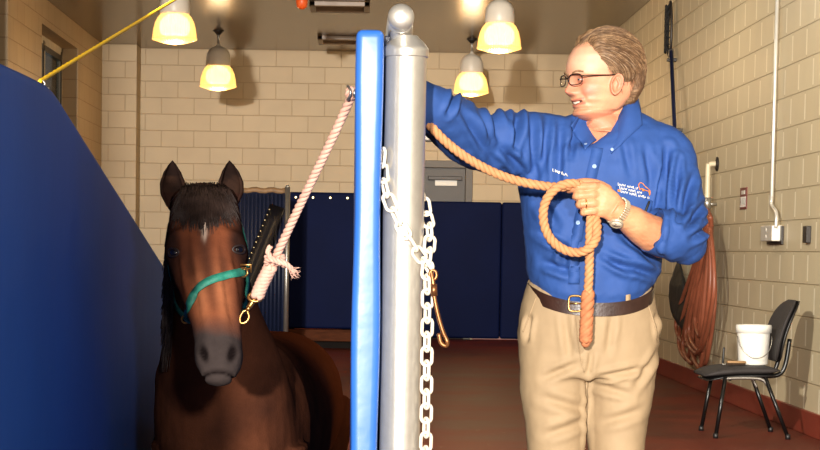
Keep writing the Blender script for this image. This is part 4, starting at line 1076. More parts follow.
def skin(co, n):
    d = co - HOi; x, y, z = d.dot(LT) / 1.04, d.dot(FW) / 1.07, d.z / 1.015
    f = fbm(co, 18, 4); c = mixc(SK, SKR, .35 + .45 * f)
    if -.06 < z < .26 and abs(x) < .12 and -.14 < y < .16:
        if z < .02: c = mixc(c, L3((192, 116, 88)), .6)
        c = mixc(c, SKL, G(z - .165, .04) * .7); c = mixc(c, L3((206, 112, 90)), G(abs(x) - .045, .02) * G(z - .078, .02) * sst(y, .015, .06) * .8)
        c = mixc(c, L3((204, 108, 86)), interp(nosep, max(.06, z)) * 22 * G(x, .02) * sst(y, .07, .09))
        if y > .045 and abs(x) < .034:
            mz = .0455 + abs(x) * .22
            c = mixc(c, L3((176, 84, 72)), G(z - mz - .006, .003) * .7 + G(z - mz + .007, .0035) * .8)
            c = mixc(c, L3((70, 26, 24)), G(z - mz, .0026) * 1.1 * (abs(x) < .03))
        c = mixc(c, L3((172, 104, 80)), G(z - .110, .012) * G(abs(x) - .033, .018) * sst(y, .03, .06) * .5)
        c = mixc(c, L3((204, 120, 94)), .6 * sst(x, .066, .074) * sst(y, -.04, -.02) * sst(-y, -.03, -.012))
    elif co.y < YM - .1: c = mixc(L3((214, 158, 116)), L3((204, 132, 94)), .5 + .6 * f)
    return c
colour(me, skin)
M_skin = vmat('skin', .48, .4, bump=.0004, bscale=300, sss=.12)
new_obj('body', me, M_skin, man)
# eyes, brows, teeth
for s in (-1, 1):
    bm = B(); c = HPt(s * .029, .0738, .1105); bmesh.ops.create_uvsphere(bm, u_segments=20, v_segments=14, radius=.0122)
    for v in bm.verts: v.co += c
    eo = obj('eye', bm, mat('eye white', (214, 204, 194), .2), man)
    bm = B(); bmesh.ops.create_uvsphere(bm, u_segments=16, v_segments=10, radius=.0058)
    for v in bm.verts: v.co += c + FW * .0082 
    obj('iris', bm, mat('blue grey iris', (44, 52, 60), .1), eo)
    bm = B()
    for e0, e1_ in ((9, 110), (-110, -13)):
        rows = []
        for a_ in range(13):
            ph = pi * (a_ + .02) / 12.04; row = []
            for b_ in range(7):
                ep = e0 + (e1_ - e0) * b_ / 6
                if (b_ == 0 and e0 > 0) or (b_ == 6 and e0 < 0): ep = (9 if e0 > 0 else -13) * sin(ph) + (1 if e0 > 0 else -1)
                ep = radians(ep); row.append(c + (LT * cos(ph) + (FW * cos(ep) + UP * sin(ep)) * sin(ph)) * .0136)
            rows.append(row)
        vv = [[bm.verts.new(p) for p in r] for r in rows]
        for q1, q2 in zip(vv, vv[1:]):
            for b_ in range(6): bm.faces.new((q1[b_], q2[b_], q2[b_ + 1], q1[b_ + 1]))
    obj('eyelid', bm, mat('eyelid skin', (188, 118, 92), .5), man)
    bm = B(); random.seed(21 + s)
    for i in range(170):
        t = random.random(); x = s * (.012 + .038 * t); z = .1265 + .006 * sin(pi * t * .8) + random.uniform(-.002, .002); y = .0955 - .013 * t * t
        a = HPt(x, y, z); strand(bm, [a, a + LT * (s * .003) + FW * .0022 + UP * .0014, a + LT * (s * .007) + FW * .001 + UP * .001], .00045)
    obj('eyebrow', bm, mat('sandy hair', (150, 116, 84), .6), man)
bm = B(); rings = []
for i in range(15):
    x = -.021 + .042 * i / 14; z = .0462 + abs(x) * .22; hh_ = .0031 * sqrt(max(.05, 1 - (x / .022) ** 2)); y = .0705 - x * x * 14
    rings.append([HPt(x, y + .0075 + .0022 * cos(a), z + hh_ * sin(a)) for a in [2 * pi * j / 10 for j in range(10)]])
rings_mesh(bm, rings); obj('teeth', bm, mat('teeth', (232, 218, 196), .3), man)

# hair: scalp shell plus combed strands
def hairline(th, z):
    """>0 where hair grows; th 90 degrees = straight ahead"""
    a = math.degrees(th) % 360; fa = abs(((a - 90 + 180) % 360) - 180)     # angle away from the face direction
    lim = interp([(0, .205), (20, .212), (38, .200), (52, .178), (66, .150), (76, .128), (84, .105), (92, .098), (99, .122), (106, .118), (116, .070), (135, .040), (180, .034)], fa)
    return z - lim
bm = B(); grid = []; n1, n2 = 96, 90
for i in range(n2 + 1):
    z = .03 + .22 * i / n2; row = []
    for j in range(n1):
        th = 2 * pi * j / n1; x, y, zz_ = head_xyz(th, z); h = hairline(th, z); g = min(1, max(0, h / .022))
        a = math.degrees(th) % 360; fa = abs(((a - 90 + 180) % 360) - 180)
        t_ = -.004 + g * (.0105 + .007 * min(1, fa / 120) + .003 * max(0, (z - .17) / .08) + .004 * G(fa - 45, 30) * G(z - .215, .03))
        cx, cy, cz = 0, -.01, .12; d = V((x, y - cy, (z - cz) * .8)).normalized()
        st = .0028 * g * noise.noise(V((th * 9 + z * 14, z * 16, 3)))
        row.append(HPt(x + d.x * (t_ + st), y + d.y * (t_ + st), z + d.z * (t_ + st)))
    grid.append(row)
rings_mesh(bm, grid)
w = N('sandy brown hair', .6, 0, .25)
w.b.inputs['Base Color'].default_value = col4((108, 80, 56))
tc = w.n('ShaderNodeTexCoord'); mp = w.n('ShaderNodeMapping'); mp.inputs['Scale'].default_value = (60, 60, 220); w.l(tc.outputs['Object'], mp.inputs[0])
nz = w.n('ShaderNodeTexNoise', Scale=1.0, Detail=3.0); w.l(mp.outputs[0], nz.inputs['Vector'])
rr = w.n('ShaderNodeValToRGB'); rr.color_ramp.elements[0].color = col4((84, 60, 42)); rr.color_ramp.elements[1].color = col4((150, 118, 86)); rr.color_ramp.elements[0].position = .3; rr.color_ramp.elements[1].position = .7
w.l(nz.outputs['Fac'], rr.inputs[0]); w.l(rr.outputs[0], w.b.inputs['Base Color']); M_mh = w.m
hair = obj('hair', bm, M_mh, man)
HTm = bvh(hair.data); HOi_ = HO
M_h2 = mat('light brown strands', (160, 126, 90), .5, var=.35, scale=60); M_h3 = mat('greying strands', (178, 152, 124), .5, var=.2, scale=60)
def surf_near(p, lift):
    c = HPt(0, -.01, .13); d = (p - c).normalized(); h = HTm.ray_cast(c + d * .3, -d); return (h[0] + d * lift) if h[0] else p
for nm, mm, cnt, seed in (('brown_hair', mat('darker brown strands', (108, 78, 52), .5, var=.3, scale=60), 3200, 30), ('light_hair', M_h2, 2000, 31), ('grey_hair', M_h3, 700, 33)):
    bm = B(); random.seed(seed)
    for i in range(cnt):
        th = random.uniform(0, 2 * pi); z = .03 + .215 * random.random() ** .8
        if hairline(th, z) < -.001: continue
        a = math.degrees(th) % 360; fa = abs(((a - 90 + 180) % 360) - 180)
        if nm == 'grey_hair' and not (fa < 92 and z < .2): continue
        if nm == 'light_hair' and not (z > .14 or fa < 80): continue
        if nm == 'brown_hair' and fa < 60 and random.random() < .6: continue
        x, y, _ = head_xyz(th, z); q_ = HPt(x, y, z); pts = []; L = random.uniform(.045, .085); w_ = random.uniform(-.12, .12); lf = random.uniform(.3, 1.3)
        for k in range(9):
            zl = (q_ - HOi_).z / 1.015; xl = (q_ - HOi_).dot(LT); yl = (q_ - HOi_).dot(FW)
            down = min(1, max(0, (.205 - zl) / .09)) if yl < .05 else .15
            dirn = (-FW * (1 - .62 * down) - UP * (.1 + .85 * down) + LT * (w_ + (.35 if xl > 0 else -.35) * (1 - down)) + UP * (.5 if yl > .055 and zl < .225 else 0)).normalized()
            pts.append(surf_near(q_, .0012 + .0045 * lf * sin(pi * min(1, k / 6)) + (.002 if zl > .2 else 0)))
            q_ = pts[-1] + dirn * (L / 8)
            if zl < .034: break
        for _ in range(3):
            if len(pts) > 3: pts = [pts[0]] + [(pts[k - 1] + pts[k] * 2 + pts[k + 1]) / 4 for k in range(1, len(pts) - 1)] + [pts[-1]]
        if len(pts) > 3: tube(bm, pts, [.0007 * (1 - .6 * (k / (len(pts) - 1)) ** 2) for k in range(len(pts))], 3, cap=False)
    obj(nm, bm, mm, man)

# glasses
M_rim = mat('dark bronze rim', (48, 34, 30), .3, .5)
w = N('clear lens', .03, 0, .5); tr = w.n('ShaderNodeBsdfTransparent'); ms = w.n('ShaderNodeMixShader', Fac=.95); w.b.inputs['Base Color'].default_value = (0, 0, 0, 1)
w.l(w.b.outputs[0], ms.inputs[1]); w.l(tr.outputs[0], ms.inputs[2]); w.l(ms.outputs[0], w.t.nodes['Material Output'].inputs['Surface']); M_lens = w.m
gl = bpy.data.objects.new('glasses', None); COL.objects.link(gl); gl.location = HPt(0, .1, .11); gl.parent = man; gl.matrix_parent_inverse = Matrix.Translation(-man.location)
def gobj(name, bm, m):
    o = obj(name, bm, m); o.parent = gl; o.matrix_parent_inverse = Matrix.Translation(-gl.location - man.location + man.location); return o
bpy.context.view_layer.update()
for s in (-1, 1):
    pts = []
    for i in range(28):
        a = 2 * pi * i / 28; x = s * (.035 + .0262 * abs(cos(a)) ** .7 * (1 if cos(a) > 0 else -1)); z = .1095 + .0150 * abs(sin(a)) ** .75 * (1 if sin(a) > 0 else -1)
        pts.append(HPt(x, .1035 - .012 * (abs(x) / .06) ** 2, z))
    bm = B(); tube(bm, pts, .0014, 6, closed=True); tube(bm, [p for p in pts[1:14]], .0019, 6)
    gobj('rim', bm, M_rim)
    bm = B(); a_ = [bm.verts.new(p) for p in pts]; b2 = [bm.verts.new(p + FW * .0012) for p in pts]
    bm.faces.new(a_); bm.faces.new(b2[::-1])
    for i in range(28): bm.faces.new((a_[i], b2[i], b2[(i + 1) % 28], a_[(i + 1) % 28]))
    gobj('lens', bm, M_lens)
    bm = B(); tube(bm, crv([HPt(s * .0595, .094, .117), HPt(s * .070, .086, .119), HPt(s * .0755, .06, .1205), HPt(s * .0775, .02, .1225), HPt(s * .0775, -.004, .1235), HPt(s * .0765, -.022, .112), HPt(s * .075, -.026, .1)], 26), .0017, 6)
    gobj('temple', bm, M_rim)
bm = B(); tube(bm, crv([HPt(-.009, .1035, .113), HPt(0, .106, .116), HPt(.009, .1035, .113)], 10), .0015, 6); gobj('bridge', bm, M_rim)

# ---------------- shirt
def crease(segs, w_):
    """segs: list of (x0,z0,x1,z1,depth,width) in metres on the front of the cloth"""
    def f(co):
        r = 0
        for a, b, dep, wd in segs:
            ab = V((b.x - a.x, b.z - a.z)); ap = V((co.x - a.x, co.z - a.z)); L2 = ab.length_squared
            t = max(0, min(1, ap.dot(ab) / L2)); d = (ap - ab * t); dist = d.length
            if dist < wd * 3.2:
                e = sin(pi * min(1, max(0, t * .94 + .03))) ** .6
                sgn = (ab.x * ap.y - ab.y * ap.x); sgn = 1 if sgn > 0 else -1
                r += dep * e * (-G(dist, wd) + .7 * G(dist - wd * 1.9, wd))
        return r
    return f
def CR(*rows): return [(Q(a, b), Q(c, d), dep * 1.9, wd * .85 / PM) for a, b, c, d, dep, wd in rows]
bm = B()
tor = [(609, 108, 24, .055, .074, .015, .125), (608, 113, 31, .062, .085, .01, .112), (606, 120, 47, .075, .095, 0, .085), (603, 131, 66, .10, .105, 0, .05), (600, 146, 76, .12, .115, 0, .02), (597, 165, 77, .132, .118, 0), (594, 190, 75.5, .142, .118, 0), (592.5, 215, 71, .15, .116, 0), (592, 240, 68, .158, .116, 0), (592.5, 260, 67, .163, .118, 0), (592, 272, 65.5, .163, .118, 0)]
rings = [ering(*q_[:5], dy=q_[5], k=56, p=.86, dip=q_[6] if len(q_) > 6 else 0, dpw=15 if q_[1] < 150 else 1.3) for q_ in tor]
rings += [ering(591, 279, 62, .158, .116, k=56, p=.88, dip=.045), ering(590.5, 284, 59, .148, .108, k=56, p=.88, dip=.05), ering(590, 292, 57.5, .142, .104, k=56, p=.88, dip=.05)]
rings_mesh(bm, rings)
# his left arm (right in the photo)
tube(bm, crv([Q(650, 150, 0), Q(666, 158, -.01), Q(674, 185, -.04), Q(680.5, 215, -.10), Q(682, 240, -.16)], 16), [interp([(0, .085), (.3, .084), (.6, .074), (1, .066)], j / 15) for j in range(16)], 28)
tube(bm, crv([Q(683, 236, -.155), Q(672, 236, -.195), Q(661, 233, -.215), Q(655, 231.5, -.222)], 10), [interp([(0, .072), (.5, .069), (1, .0625)], j / 9) for j in range(10)], 28, round_ends=False)
tube(bm, [Q(684, 238, -.15), Q(686, 244, -.15)], [.066, .06], 24, round_ends=True)
# his right arm reaching towards the post
tube(bm, crv([Q(560, 150, 0), Q(535, 146, -.01), Q(510, 144, -.04), Q(488, 142, -.08), Q(468, 134, -.14), Q(450, 121, -.21), Q(434, 110, -.27), Q(412, 103, -.31)], 28), [interp([(0, .098), (.25, .094), (.5, .086), (.68, .079), (.85, .069), (1, .066)], j / 27) for j in range(28)], 30)
shirt = fuse(bm, .006, 4, 'shirt')
cr = crease(CR(
 (516, 112, 510, 150, .012, 4), (528, 116, 533, 182, .008, 4), (545, 120, 538, 175, .007, 4), (558, 126, 552, 200, .006, 4), (488, 110, 497, 150, .014, 5), (497, 150, 520, 172, .010, 4),
 (452, 96, 442, 122, .009, 3), (476, 112, 492, 160, .009, 5), (456, 118, 490, 166, .007, 4), (574, 120, 566, 160, .006, 3.5),
 (663, 150, 655, 210, .012, 4.5), (672, 160, 664, 222, .009, 3.5), (688, 176, 668, 222, .010, 4), (697, 205, 672, 228, .010, 3.5), (704, 226, 676, 240, .008, 3.5), (654, 172, 650, 205, .008, 3),
 (534, 196, 552, 226, .006, 5), (534, 232, 566, 252, .007, 4), (540, 262, 566, 272, .008, 4), (616, 236, 652, 262, .010, 5), (606, 262, 650, 275, .010, 4), (560, 240, 560, 270, .006, 4), (624, 225, 640, 248, .009, 4), (596, 256, 622, 272, .008, 3.5), (646, 214, 642, 246, .010, 4), (640, 150, 646, 185, .005, 4), (618, 140, 624, 176, .004, 4), (585, 205, 580, 240, .004, 4)), 0)
def sd(co, n):
    r = .005 * fbm(V((co.x * 1.0, co.y, co.z * .5)), 9, 6) + .0018 * fbm(co, 26, 2)
    if n.y < .35: r += cr(co)
    px, _ = proj(co)
    if px < 520 and co.z > 1.2: r += .0018 * sin((co.x * .55 + co.z * .9) * 60 + 3 * fbm(co, 6, 1))
    return r
displace(shirt, sd)
# the back panel and everything keep one blue cloth
M_shirt = mat('royal blue cotton', (37, 74, 140), .75, var=.06, scale=30, bump=.0004, bscale=500)
so = new_obj('shirt', shirt, M_shirt, man); ST = bvh(shirt)
bm = bmesh.new(); bm.from_mesh(shirt); bm.from_mesh(head); bm.from_mesh(core); _m = bpy.data.meshes.new('under'); bm.to_mesh(_m); bm.free(); SN = bvh(_m)
M_sh2 = M_shirt
# cuff
cu = [Q(667, 234.5, -.205), Q(655, 231.0, -.222), Q(651.5, 229.8, -.226)]
bm = B(); tube(bm, cu[:2] + [cu[2]], [.067, .0655, .064], 36, cap=False)
fr = frames(cu); t_, u_, w_ = fr[-1]; R1 = [cu[2] + (u_ * cos(2 * pi * j / 36) + w_ * sin(2 * pi * j / 36)) * .064 for j in range(36)]
tube(bm, [cu[2], cu[1] + (cu[1] - cu[2]) * .2], [.064, .058], 36, cap=False)
obj('cuff', bm, M_sh2, man)
# placket, buttons
plk = [(597.5, 148), (596, 156), (593.5, 166), (589, 186), (584, 204), (579, 223), (576, 245), (574.5, 265), (574, 284)]
pts, nr = [], []
for v in crv([V((a, b, 0)) for a, b in plk], 50):
    p, n = hit(ST, v.x, v.y, .0012); pts.append(p); nr.append(n)
for _ in range(2):
    pts = [pts[0]] + [(pts[i - 1] + 2 * pts[i] + pts[i + 1]) / 4 for i in range(1, 49)] + [pts[-1]]
bm = B(); strap(bm, pts, nr, .032, .0016); obj('placket', bm, M_sh2, man)
M_btn = mat('pale blue button', (150, 176, 214), .25)
for (px, py) in ((594, 166.5), (586, 195), (578.5, 223), (575.8, 254)):
    p, n = hit(ST, px, py, .004); bm = B(); lathe(bm, [(.001, 0), (.0058, 0), (.0064, .0012), (.0058, .0022), (.0035, .0014), (.001, .0014)], p, 16, n); obj('button', bm, M_btn, man)
# collar: stand and two buttoned-down leaves
bm = B(); nb_ = 44; rings = []
cc = Q(609.5, 112, .018)
def cst(a, up, grow):
    c = cc + V((.004 * up * -10, 0, 0)); x = (.074 + grow) * cos(a); y = -(.070 + grow) * sin(a)
    return c + V((x, y, up + .020 * max(0, cos(a)) * 1 + .020 * max(0, -sin(a)) - .105 * max(0, sin(a - .36)) ** 4))
A0, A1 = radians(104), radians(104 - 344)
rows = []
for k, (up, gr) in enumerate(((-.022, .004), (.014, -.002), (.024, .001), (.018, .009), (-.020, .016))):
    rows.append([cst(A0 + (A1 - A0) * j / nb_, up, gr) for j in range(nb_ + 1)])
vv = [[bm.verts.new(p) for p in r] for r in rows]
for a_, b_ in zip(vv, vv[1:]):
    for j in range(nb_): bm.faces.new((a_[j], a_[j + 1], b_[j + 1], b_[j]))
me = bpy.data.meshes.new('collar'); bm.to_mesh(me); bm.free(); o = new_obj('collar', me, M_sh2, man)
for p in me.polygons: p.use_smooth = True
md = o.modifiers.new('th', 'SOLIDIFY'); md.thickness = .0025; md.offset = 0
def leaf(a0, a1, o0, o1, name='collar_leaf'):
    """collar leaf: runs from the stand's upper edge down to its free edge on the shirt"""
    n, m = 16, 8; g = []
    for i in range(n + 1):
        u = i / n; N_ = cst(radians(a0 + (a1 - a0) * u), .022, .003); q_ = V((*o0, 0)).lerp(V((*o1, 0)), u)
        O_, nn = hit(ST, q_.x, q_.y, .005)
        g.append([N_.lerp(O_, k / m) + nn * (.010 * sin(pi * k / m)) for k in range(m + 1)])
    for _ in range(4):
        h_ = [r[:] for r in g]
        for i in range(1, n):
            for k in range(m + 1): g[i][k] = (h_[i - 1][k] + h_[i][k] * 2 + h_[i + 1][k]) / 4
    bm = B(); vs = [[bm.verts.new(p) for p in r] for r in g]
    for i in range(n):
        for k in range(m): bm.faces.new((vs[i][k], vs[i + 1][k], vs[i + 1][k + 1], vs[i][k + 1]))
    me = bpy.data.meshes.new(name); bm.to_mesh(me); bm.free()
    for p in me.polygons: p.use_smooth = True
    o = new_obj(name, me, M_sh2, man); md = o.modifiers.new('th', 'SOLIDIFY'); md.thickness = .003; md.offset = 0
leaf(108, 6, (611, 154), (642, 126))
leaf(114, 178, (585, 151), (570, 127))
for q_ in ((611.5, 150), (586, 147)):
    p, n = hit(ST, q_[0], q_[1], .009); bm = B(); lathe(bm, [(.001, 0), (.0045, 0), (.0048, .001), (.0042, .002), (.001, .0012)], p, 14, n); obj('button', bm, M_btn, man)
# chest pocket with a pen clip
bm = B(); pts = [(616, 186), (653, 201), (645, 232), (612, 222)]
bm2 = B(); n = 12; vs = []
for i in range(n + 1):
    row = []
    for j in range(n + 1):
        u, v = i / n, j / n; a = V(pts[0]).lerp(V(pts[1]), u); b = V(pts[3]).lerp(V(pts[2]), u); q_ = a.lerp(b, v)
        row.append(bm.verts.new(hit(ST, q_.x, q_.y, .003)[0]))
    vs.append(row)
for i in range(n):
    for j in range(n): bm.faces.new((vs[i][j], vs[i + 1][j], vs[i + 1][j + 1], vs[i][j + 1]))
bm2.free()
o = obj('pocket', bm, M_sh2, man); md = o.modifiers.new('th', 'SOLIDIFY'); md.thickness = .002; md.offset = 0
bm = B(); a, n_ = hit(ST, 647.5, 202, .009); b, _ = hit(ST, 644.5, 212, .009); tube(bm, [a, b], .0035, 8, round_ends=True); obj('pen_clip', bm, M_blackpl, man)
# embroidery: name over his right chest and three lines with a horse outline over the pocket
M_thr = mat('white thread', (232, 230, 222), .6); M_org = mat('orange thread', (232, 132, 50), .6)
def stitch(bm, a, b, r=.0011):
    pa, na = hit(ST, *a, .0042); pb, nb2 = hit(ST, *b, .0042); tube(bm, [pa, pb], r, 5)
bm = B(); random.seed(9)
for i in range(13):
    if i == 1 or i == 8: continue
    x = 552 + i * 1.2; y = 169.6 + i * .38; h_ = 2.6 if i in (0, 2, 9) else 1.8
    stitch(bm, (x, y + 1.6), (x + .1, y + 1.6 - h_), .0012)
    stitch(bm, (x, y + 1.6 - (h_ if i % 2 else 0)), (x + 1.0, y + 1.9 - (h_ if i % 2 else 0)), .0011)
obj('name_embroidery', bm, M_thr, man)
bm = B()
for k, (xa, xb, ya, sl) in enumerate(((618, 637, 184.2, .21), (619.5, 642, 187.6, .24), (620.5, 649, 191.0, .25))):
    x = xa; i = 0
    while x < xb:
        y = ya + (x - xa) * sl; h_ = 2.7 if i % 6 == 0 else 1.9
        if i % 7 != 6:
            stitch(bm, (x, y + 1.4), (x, y + 1.4 - h_), .0009)
            if i % 3 != 1: stitch(bm, (x, y + 1.4 - (h_ if i % 2 else 0)), (x + .9, y + 1.6 - (h_ if i % 2 else 0)), .0009)
            else: stitch(bm, (x, y + .4), (x + .9, y + .7), .0009)
        x += 1.25; i += 1
obj('logo_lettering', bm, M_thr, man)
bm = B()
hors = [(639, 190), (638, 185), (639.5, 182.5), (642, 183), (644.5, 186.5), (648.5, 190), (650.5, 191.5), (650, 195), (648.5, 195.5), (648, 191.5), (645, 190.5), (642.5, 190), (641, 188.5), (639, 190)]
for a, b in zip(hors, hors[1:]): stitch(bm, a, b, .0013)
for a, b in (((617.5, 190), (620, 190.6)), ((617.5, 191), (620, 191.6)), ((641, 189), (644, 190)), ((641.5, 190.5), (643.5, 191)), ((647.5, 191), (650, 192)), ((648, 193), (650, 193.6))): stitch(bm, a, b, .0017)
obj('logo_outline', bm, M_org, man)

# ---------------- trousers
bm = B()
rings = [ering(589.5, 281, 61, .142, .118, k=56, p=.9, dip=.050), ering(589.5, 290, 63.5, .145, .122, k=56, p=.9, dip=.050), ering(588.5, 303, 67, .145, .13, k=56, p=.9, dip=.045), ering(588.5, 322, 70, .14, .14, k=56, p=.9, dip=.02), ering(588.3, 342, 70.5, .135, .145, k=56, p=.88), ering(588, 362, 69, .13, .14, k=56, p=.86), ering(588, 376, 67.5, .12, .13, k=56, p=.84)]
rings_mesh(bm, rings)
zf = lambda z: 0
def legt(pts, rad): tube(bm, crv(pts, 30), [(interp([(i / (len(rad) - 1), r[0]) for i, r in enumerate(rad)], j / 29), interp([(i / (len(rad) - 1), r[1]) for i, r in enumerate(rad)], j / 29)) for j in range(30)], 32, up=V((1, 0, 0)))
legt([Q(553.5, 350), Q(553, 385), Q(554.3, 420), Q(555.5, 452), V((Q(556, 450).x, YM, .40)), V((Q(557, 450).x, YM + .02, .18)), V((Q(557, 450).x, YM + .03, .035))], [(.096, .115), (.098, .108), (.089, .098), (.083, .09), (.074, .082), (.068, .078), (.070, .085)])
legt([Q(621, 350), Q(620.5, 385), Q(618.5, 420), Q(617, 452), V((Q(616, 450).x, YM, .40)), V((Q(616, 450).x, YM + .02, .18)), V((Q(616, 450).x, YM + .03, .035))], [(.098, .115), (.098, .108), (.086, .098), (.079, .09), (.072, .082), (.068, .078), (.070, .085)])
tr_ = fuse(bm, .0075, 4, 'trousers')
cr2 = crease(CR((583, 372, 586, 350, .006, 3), (584, 380, 586, 450, .010, 2.5), (590, 376, 640, 366, .006, 3.5), (588, 382, 626, 392, .005, 4), (528, 316, 524, 340, .007, 2.5), (652, 316, 656, 338, .008, 2.5), (540, 395, 582, 408, .005, 5), (542, 432, 580, 420, .005, 5), (598, 420, 638, 408, .005, 5), (560, 310, 566, 360, .004, 4), (606, 312, 602, 350, .004, 4), (575, 360, 540, 376, .005, 4), (655, 350, 630, 385, .005, 4)), 0)
displace(tr_, lambda co, n: .0035 * fbm(co, 7, 8) + .0012 * fbm(co, 24, 2) + (cr2(co) if n.y < .3 else 0))
M_khaki = mat('khaki twill', (160, 136, 104), .75, var=.05, scale=14, bump=.0003, bscale=600)
new_obj('trousers', tr_, M_khaki, man); TT = bvh(tr_)
# fly seam, slanting pockets
def seam(pxs, name, r=.0016, m=None, lift=.0006):
    bm = B(); tube(bm, [hit(TT, v.x, v.y, lift)[0] for v in crv([V((a, b, 0)) for a, b in pxs], 24)], r, 6); obj(name, bm, m or M_khaki, man)
seam([(575, 312), (577, 335), (580, 355), (584, 372)], 'fly_seam'); seam([(536, 298), (530, 314), (523, 332)], 'pocket_seam', .002); seam([(646, 298), (651, 314), (656, 330)], 'pocket_seam', .002)
# belt
bm = B(); ra, rb = [], []
k = 72; outer = ering(590.3, 290, 63.0, .158, .126, k=k, p=.9, dip=.052); h2 = .019
tilt = [V((0, 0, .0)) for _ in range(k)]
rows = []
for off, dz in ((-.004, -h2), (0, -h2), (0, h2), (-.004, h2)):
    c = sum(outer, V()) / k; rows.append([p + (V((p.x - c.x, p.y - c.y, 0)).normalized() * off) + V((0, 0, dz)) for p in outer])
vv = [[bm.verts.new(p) for p in r] for r in rows]
for i in range(4):
    a_, b_ = vv[i], vv[(i + 1) % 4]
    for j in range(k): bm.faces.new((a_[j], a_[(j + 1) % k], b_[(j + 1) % k], b_[j]))
belt = obj('belt', bm, mat('dark brown leather', (52, 32, 26), .35, var=.2, scale=30, bump=.0006, bscale=150), man); sharp(belt, 40)
BT = bvh(belt.data)
M_gold = mat('brass buckle', (206, 160, 96), .28, .95)
p, n = hit(BT, 575.5, 303.5, .004); s_ = V((1, 0, 0)); s_ = (s_ - n * s_.dot(n)).normalized(); u_ = n.cross(s_)
bm = B(); tube(bm, [p + s_ * (.019 * abs(cos(a)) ** .5 * (1 if cos(a) > 0 else -1)) + u_ * (.022 * abs(sin(a)) ** .5 * (1 if sin(a) > 0 else -1)) for a in [2 * pi * i / 28 for i in range(28)]], .0032, 8, closed=True); tube(bm, [p - s_ * .019, p + s_ * .019], .0025, 6); obj('buckle', bm, M_gold, man)
def loop_(px, py):
    p, n = hit(BT, px, py, .001); bm = B(); u = V((0, 0, 1)); s2 = u.cross(n).normalized()
    strap(bm, [p - u * .024 - n * .003, p - u * .019, p, p + u * .019, p + u * .024 - n * .003], [n] * 5, .015, .002); obj('belt_loop', bm, M_khaki, man)
for a in ((545.5, 293), (614.5, 301), (642.5, 292)): loop_(*a)
# ---------------- watch and ring
wa, wb = H(613, 208, .014), H(631, 220, .045); ax = (wb - wa).normalized(); wc = H(618.2, 211.4, .0205)
vw = V((-.10, -1, -.62)); u_ = (vw - ax * vw.dot(ax)).normalized(); v_ = ax.cross(u_); rw = .0375
M_wst = mat('two tone watch metal', (226, 212, 182), .35, .6, var=.1, scale=200)
wt = bpy.data.objects.new('wristwatch', None); COL.objects.link(wt); wt.location = wc; wt.parent = man; wt.matrix_parent_inverse = Matrix.Translation(-man.location)
def wobj(name, bm, m): 
    o = obj(name, bm, m); o.parent = wt; o.matrix_parent_inverse = Matrix.Translation(-wt.location); return o
bm = B(); nl = 34
for i in range(nl):
    a = 2 * pi * i / nl; r_ = u_ * cos(a) + v_ * sin(a); q_ = wc + r_ * rw; tg = (-u_ * sin(a) + v_ * cos(a))
    for o_, hw_ in ((-.005, .0022), (0, .0028), (.005, .0022)):
        tube(bm, [q_ + ax * (o_ - hw_), q_ + ax * (o_ + hw_)], .0030, 8, round_ends=True)
wobj('bracelet', bm, M_wst)
dcn = (u_ * .93 - v_ * .37).normalized() if (u_ * .93 - v_ * .37).z < (u_ * .93 + v_ * .37).z else (u_ * .93 + v_ * .37).normalized()
fc = wc + dcn * (rw + .001)
bm = B(); lathe(bm, [(.004, -.003), (.0180, -.003), (.0196, .001), (.0196, .004), (.0182, .0065), (.0150, .0068), (.0148, .0055), (.002, .0055)], fc, 32, dcn); wobj('case', bm, M_wst)
bm = B(); lathe(bm, [(.0005, .0056), (.0147, .0056), (.0147, .0062), (.0005, .0062)], fc, 28, dcn); wobj('dial', bm, mat('cream dial', (232, 214, 190), .4))
bm = B(); tq = dcn.orthogonal().normalized(); t2_ = dcn.cross(tq); 
tube(bm, [fc + dcn * .0068, fc + dcn * .0068 + tq * .010], .0006, 5); tube(bm, [fc + dcn * .0068, fc + dcn * .0068 + t2_ * .007], .0007, 5); wobj('hands', bm, M_blackpl)
a_, b_ = H(*fing[2][0]), H(*fing[2][1]); m_ = a_.lerp(b_, .62); d_ = (b_ - a_).normalized(); q_ = V((0, 0, 1)).rotation_difference(d_)
bm = B(); tube(bm, [m_ + q_ @ V((.0133 * cos(t), .0133 * sin(t), 0)) for t in [2 * pi * i / 24 for i in range(24)]], .0019, 7, closed=True); obj('ring', bm, M_gold, man)
# shoes
M_shoe = mat('brown shoe leather', (74, 46, 32), .4)
for px in (557, 616):
    x = Q(px, 450).x; bm = B(); rings = []
    for i in range(15):
        f = i / 14; y = YM + .10 - .30 * f; hw = interp([(0, .028), (.15, .038), (.45, .037), (.75, .048), (.92, .038), (1, .015)], f); ht = interp([(0, .05), (.2, .085), (.4, .085), (.6, .06), (.85, .045), (1, .02)], f)
        rings.append([V((x + hw * cos(t), y, .02 + max(-.001, ht * sin(t)) if sin(t) > 0 else .018)) for t in [2 * pi * j / 24 for j in range(24)]])
    rings_mesh(bm, rings); sh_ = obj('shoe', bm, M_shoe, man)
    bm = B(); rings_mesh(bm, [[V((x + interp([(0, .030), (.15, .040), (.45, .038), (.75, .050), (.92, .040), (1, .017)], i / 14) * sx_, YM + .103 - .306 * i / 14, zq)) for sx_, zq in ((-1, 0), (1, 0), (1, .02), (-1, .02))] for i in range(15)]); obj('sole', bm, M_blackpl, sh_)

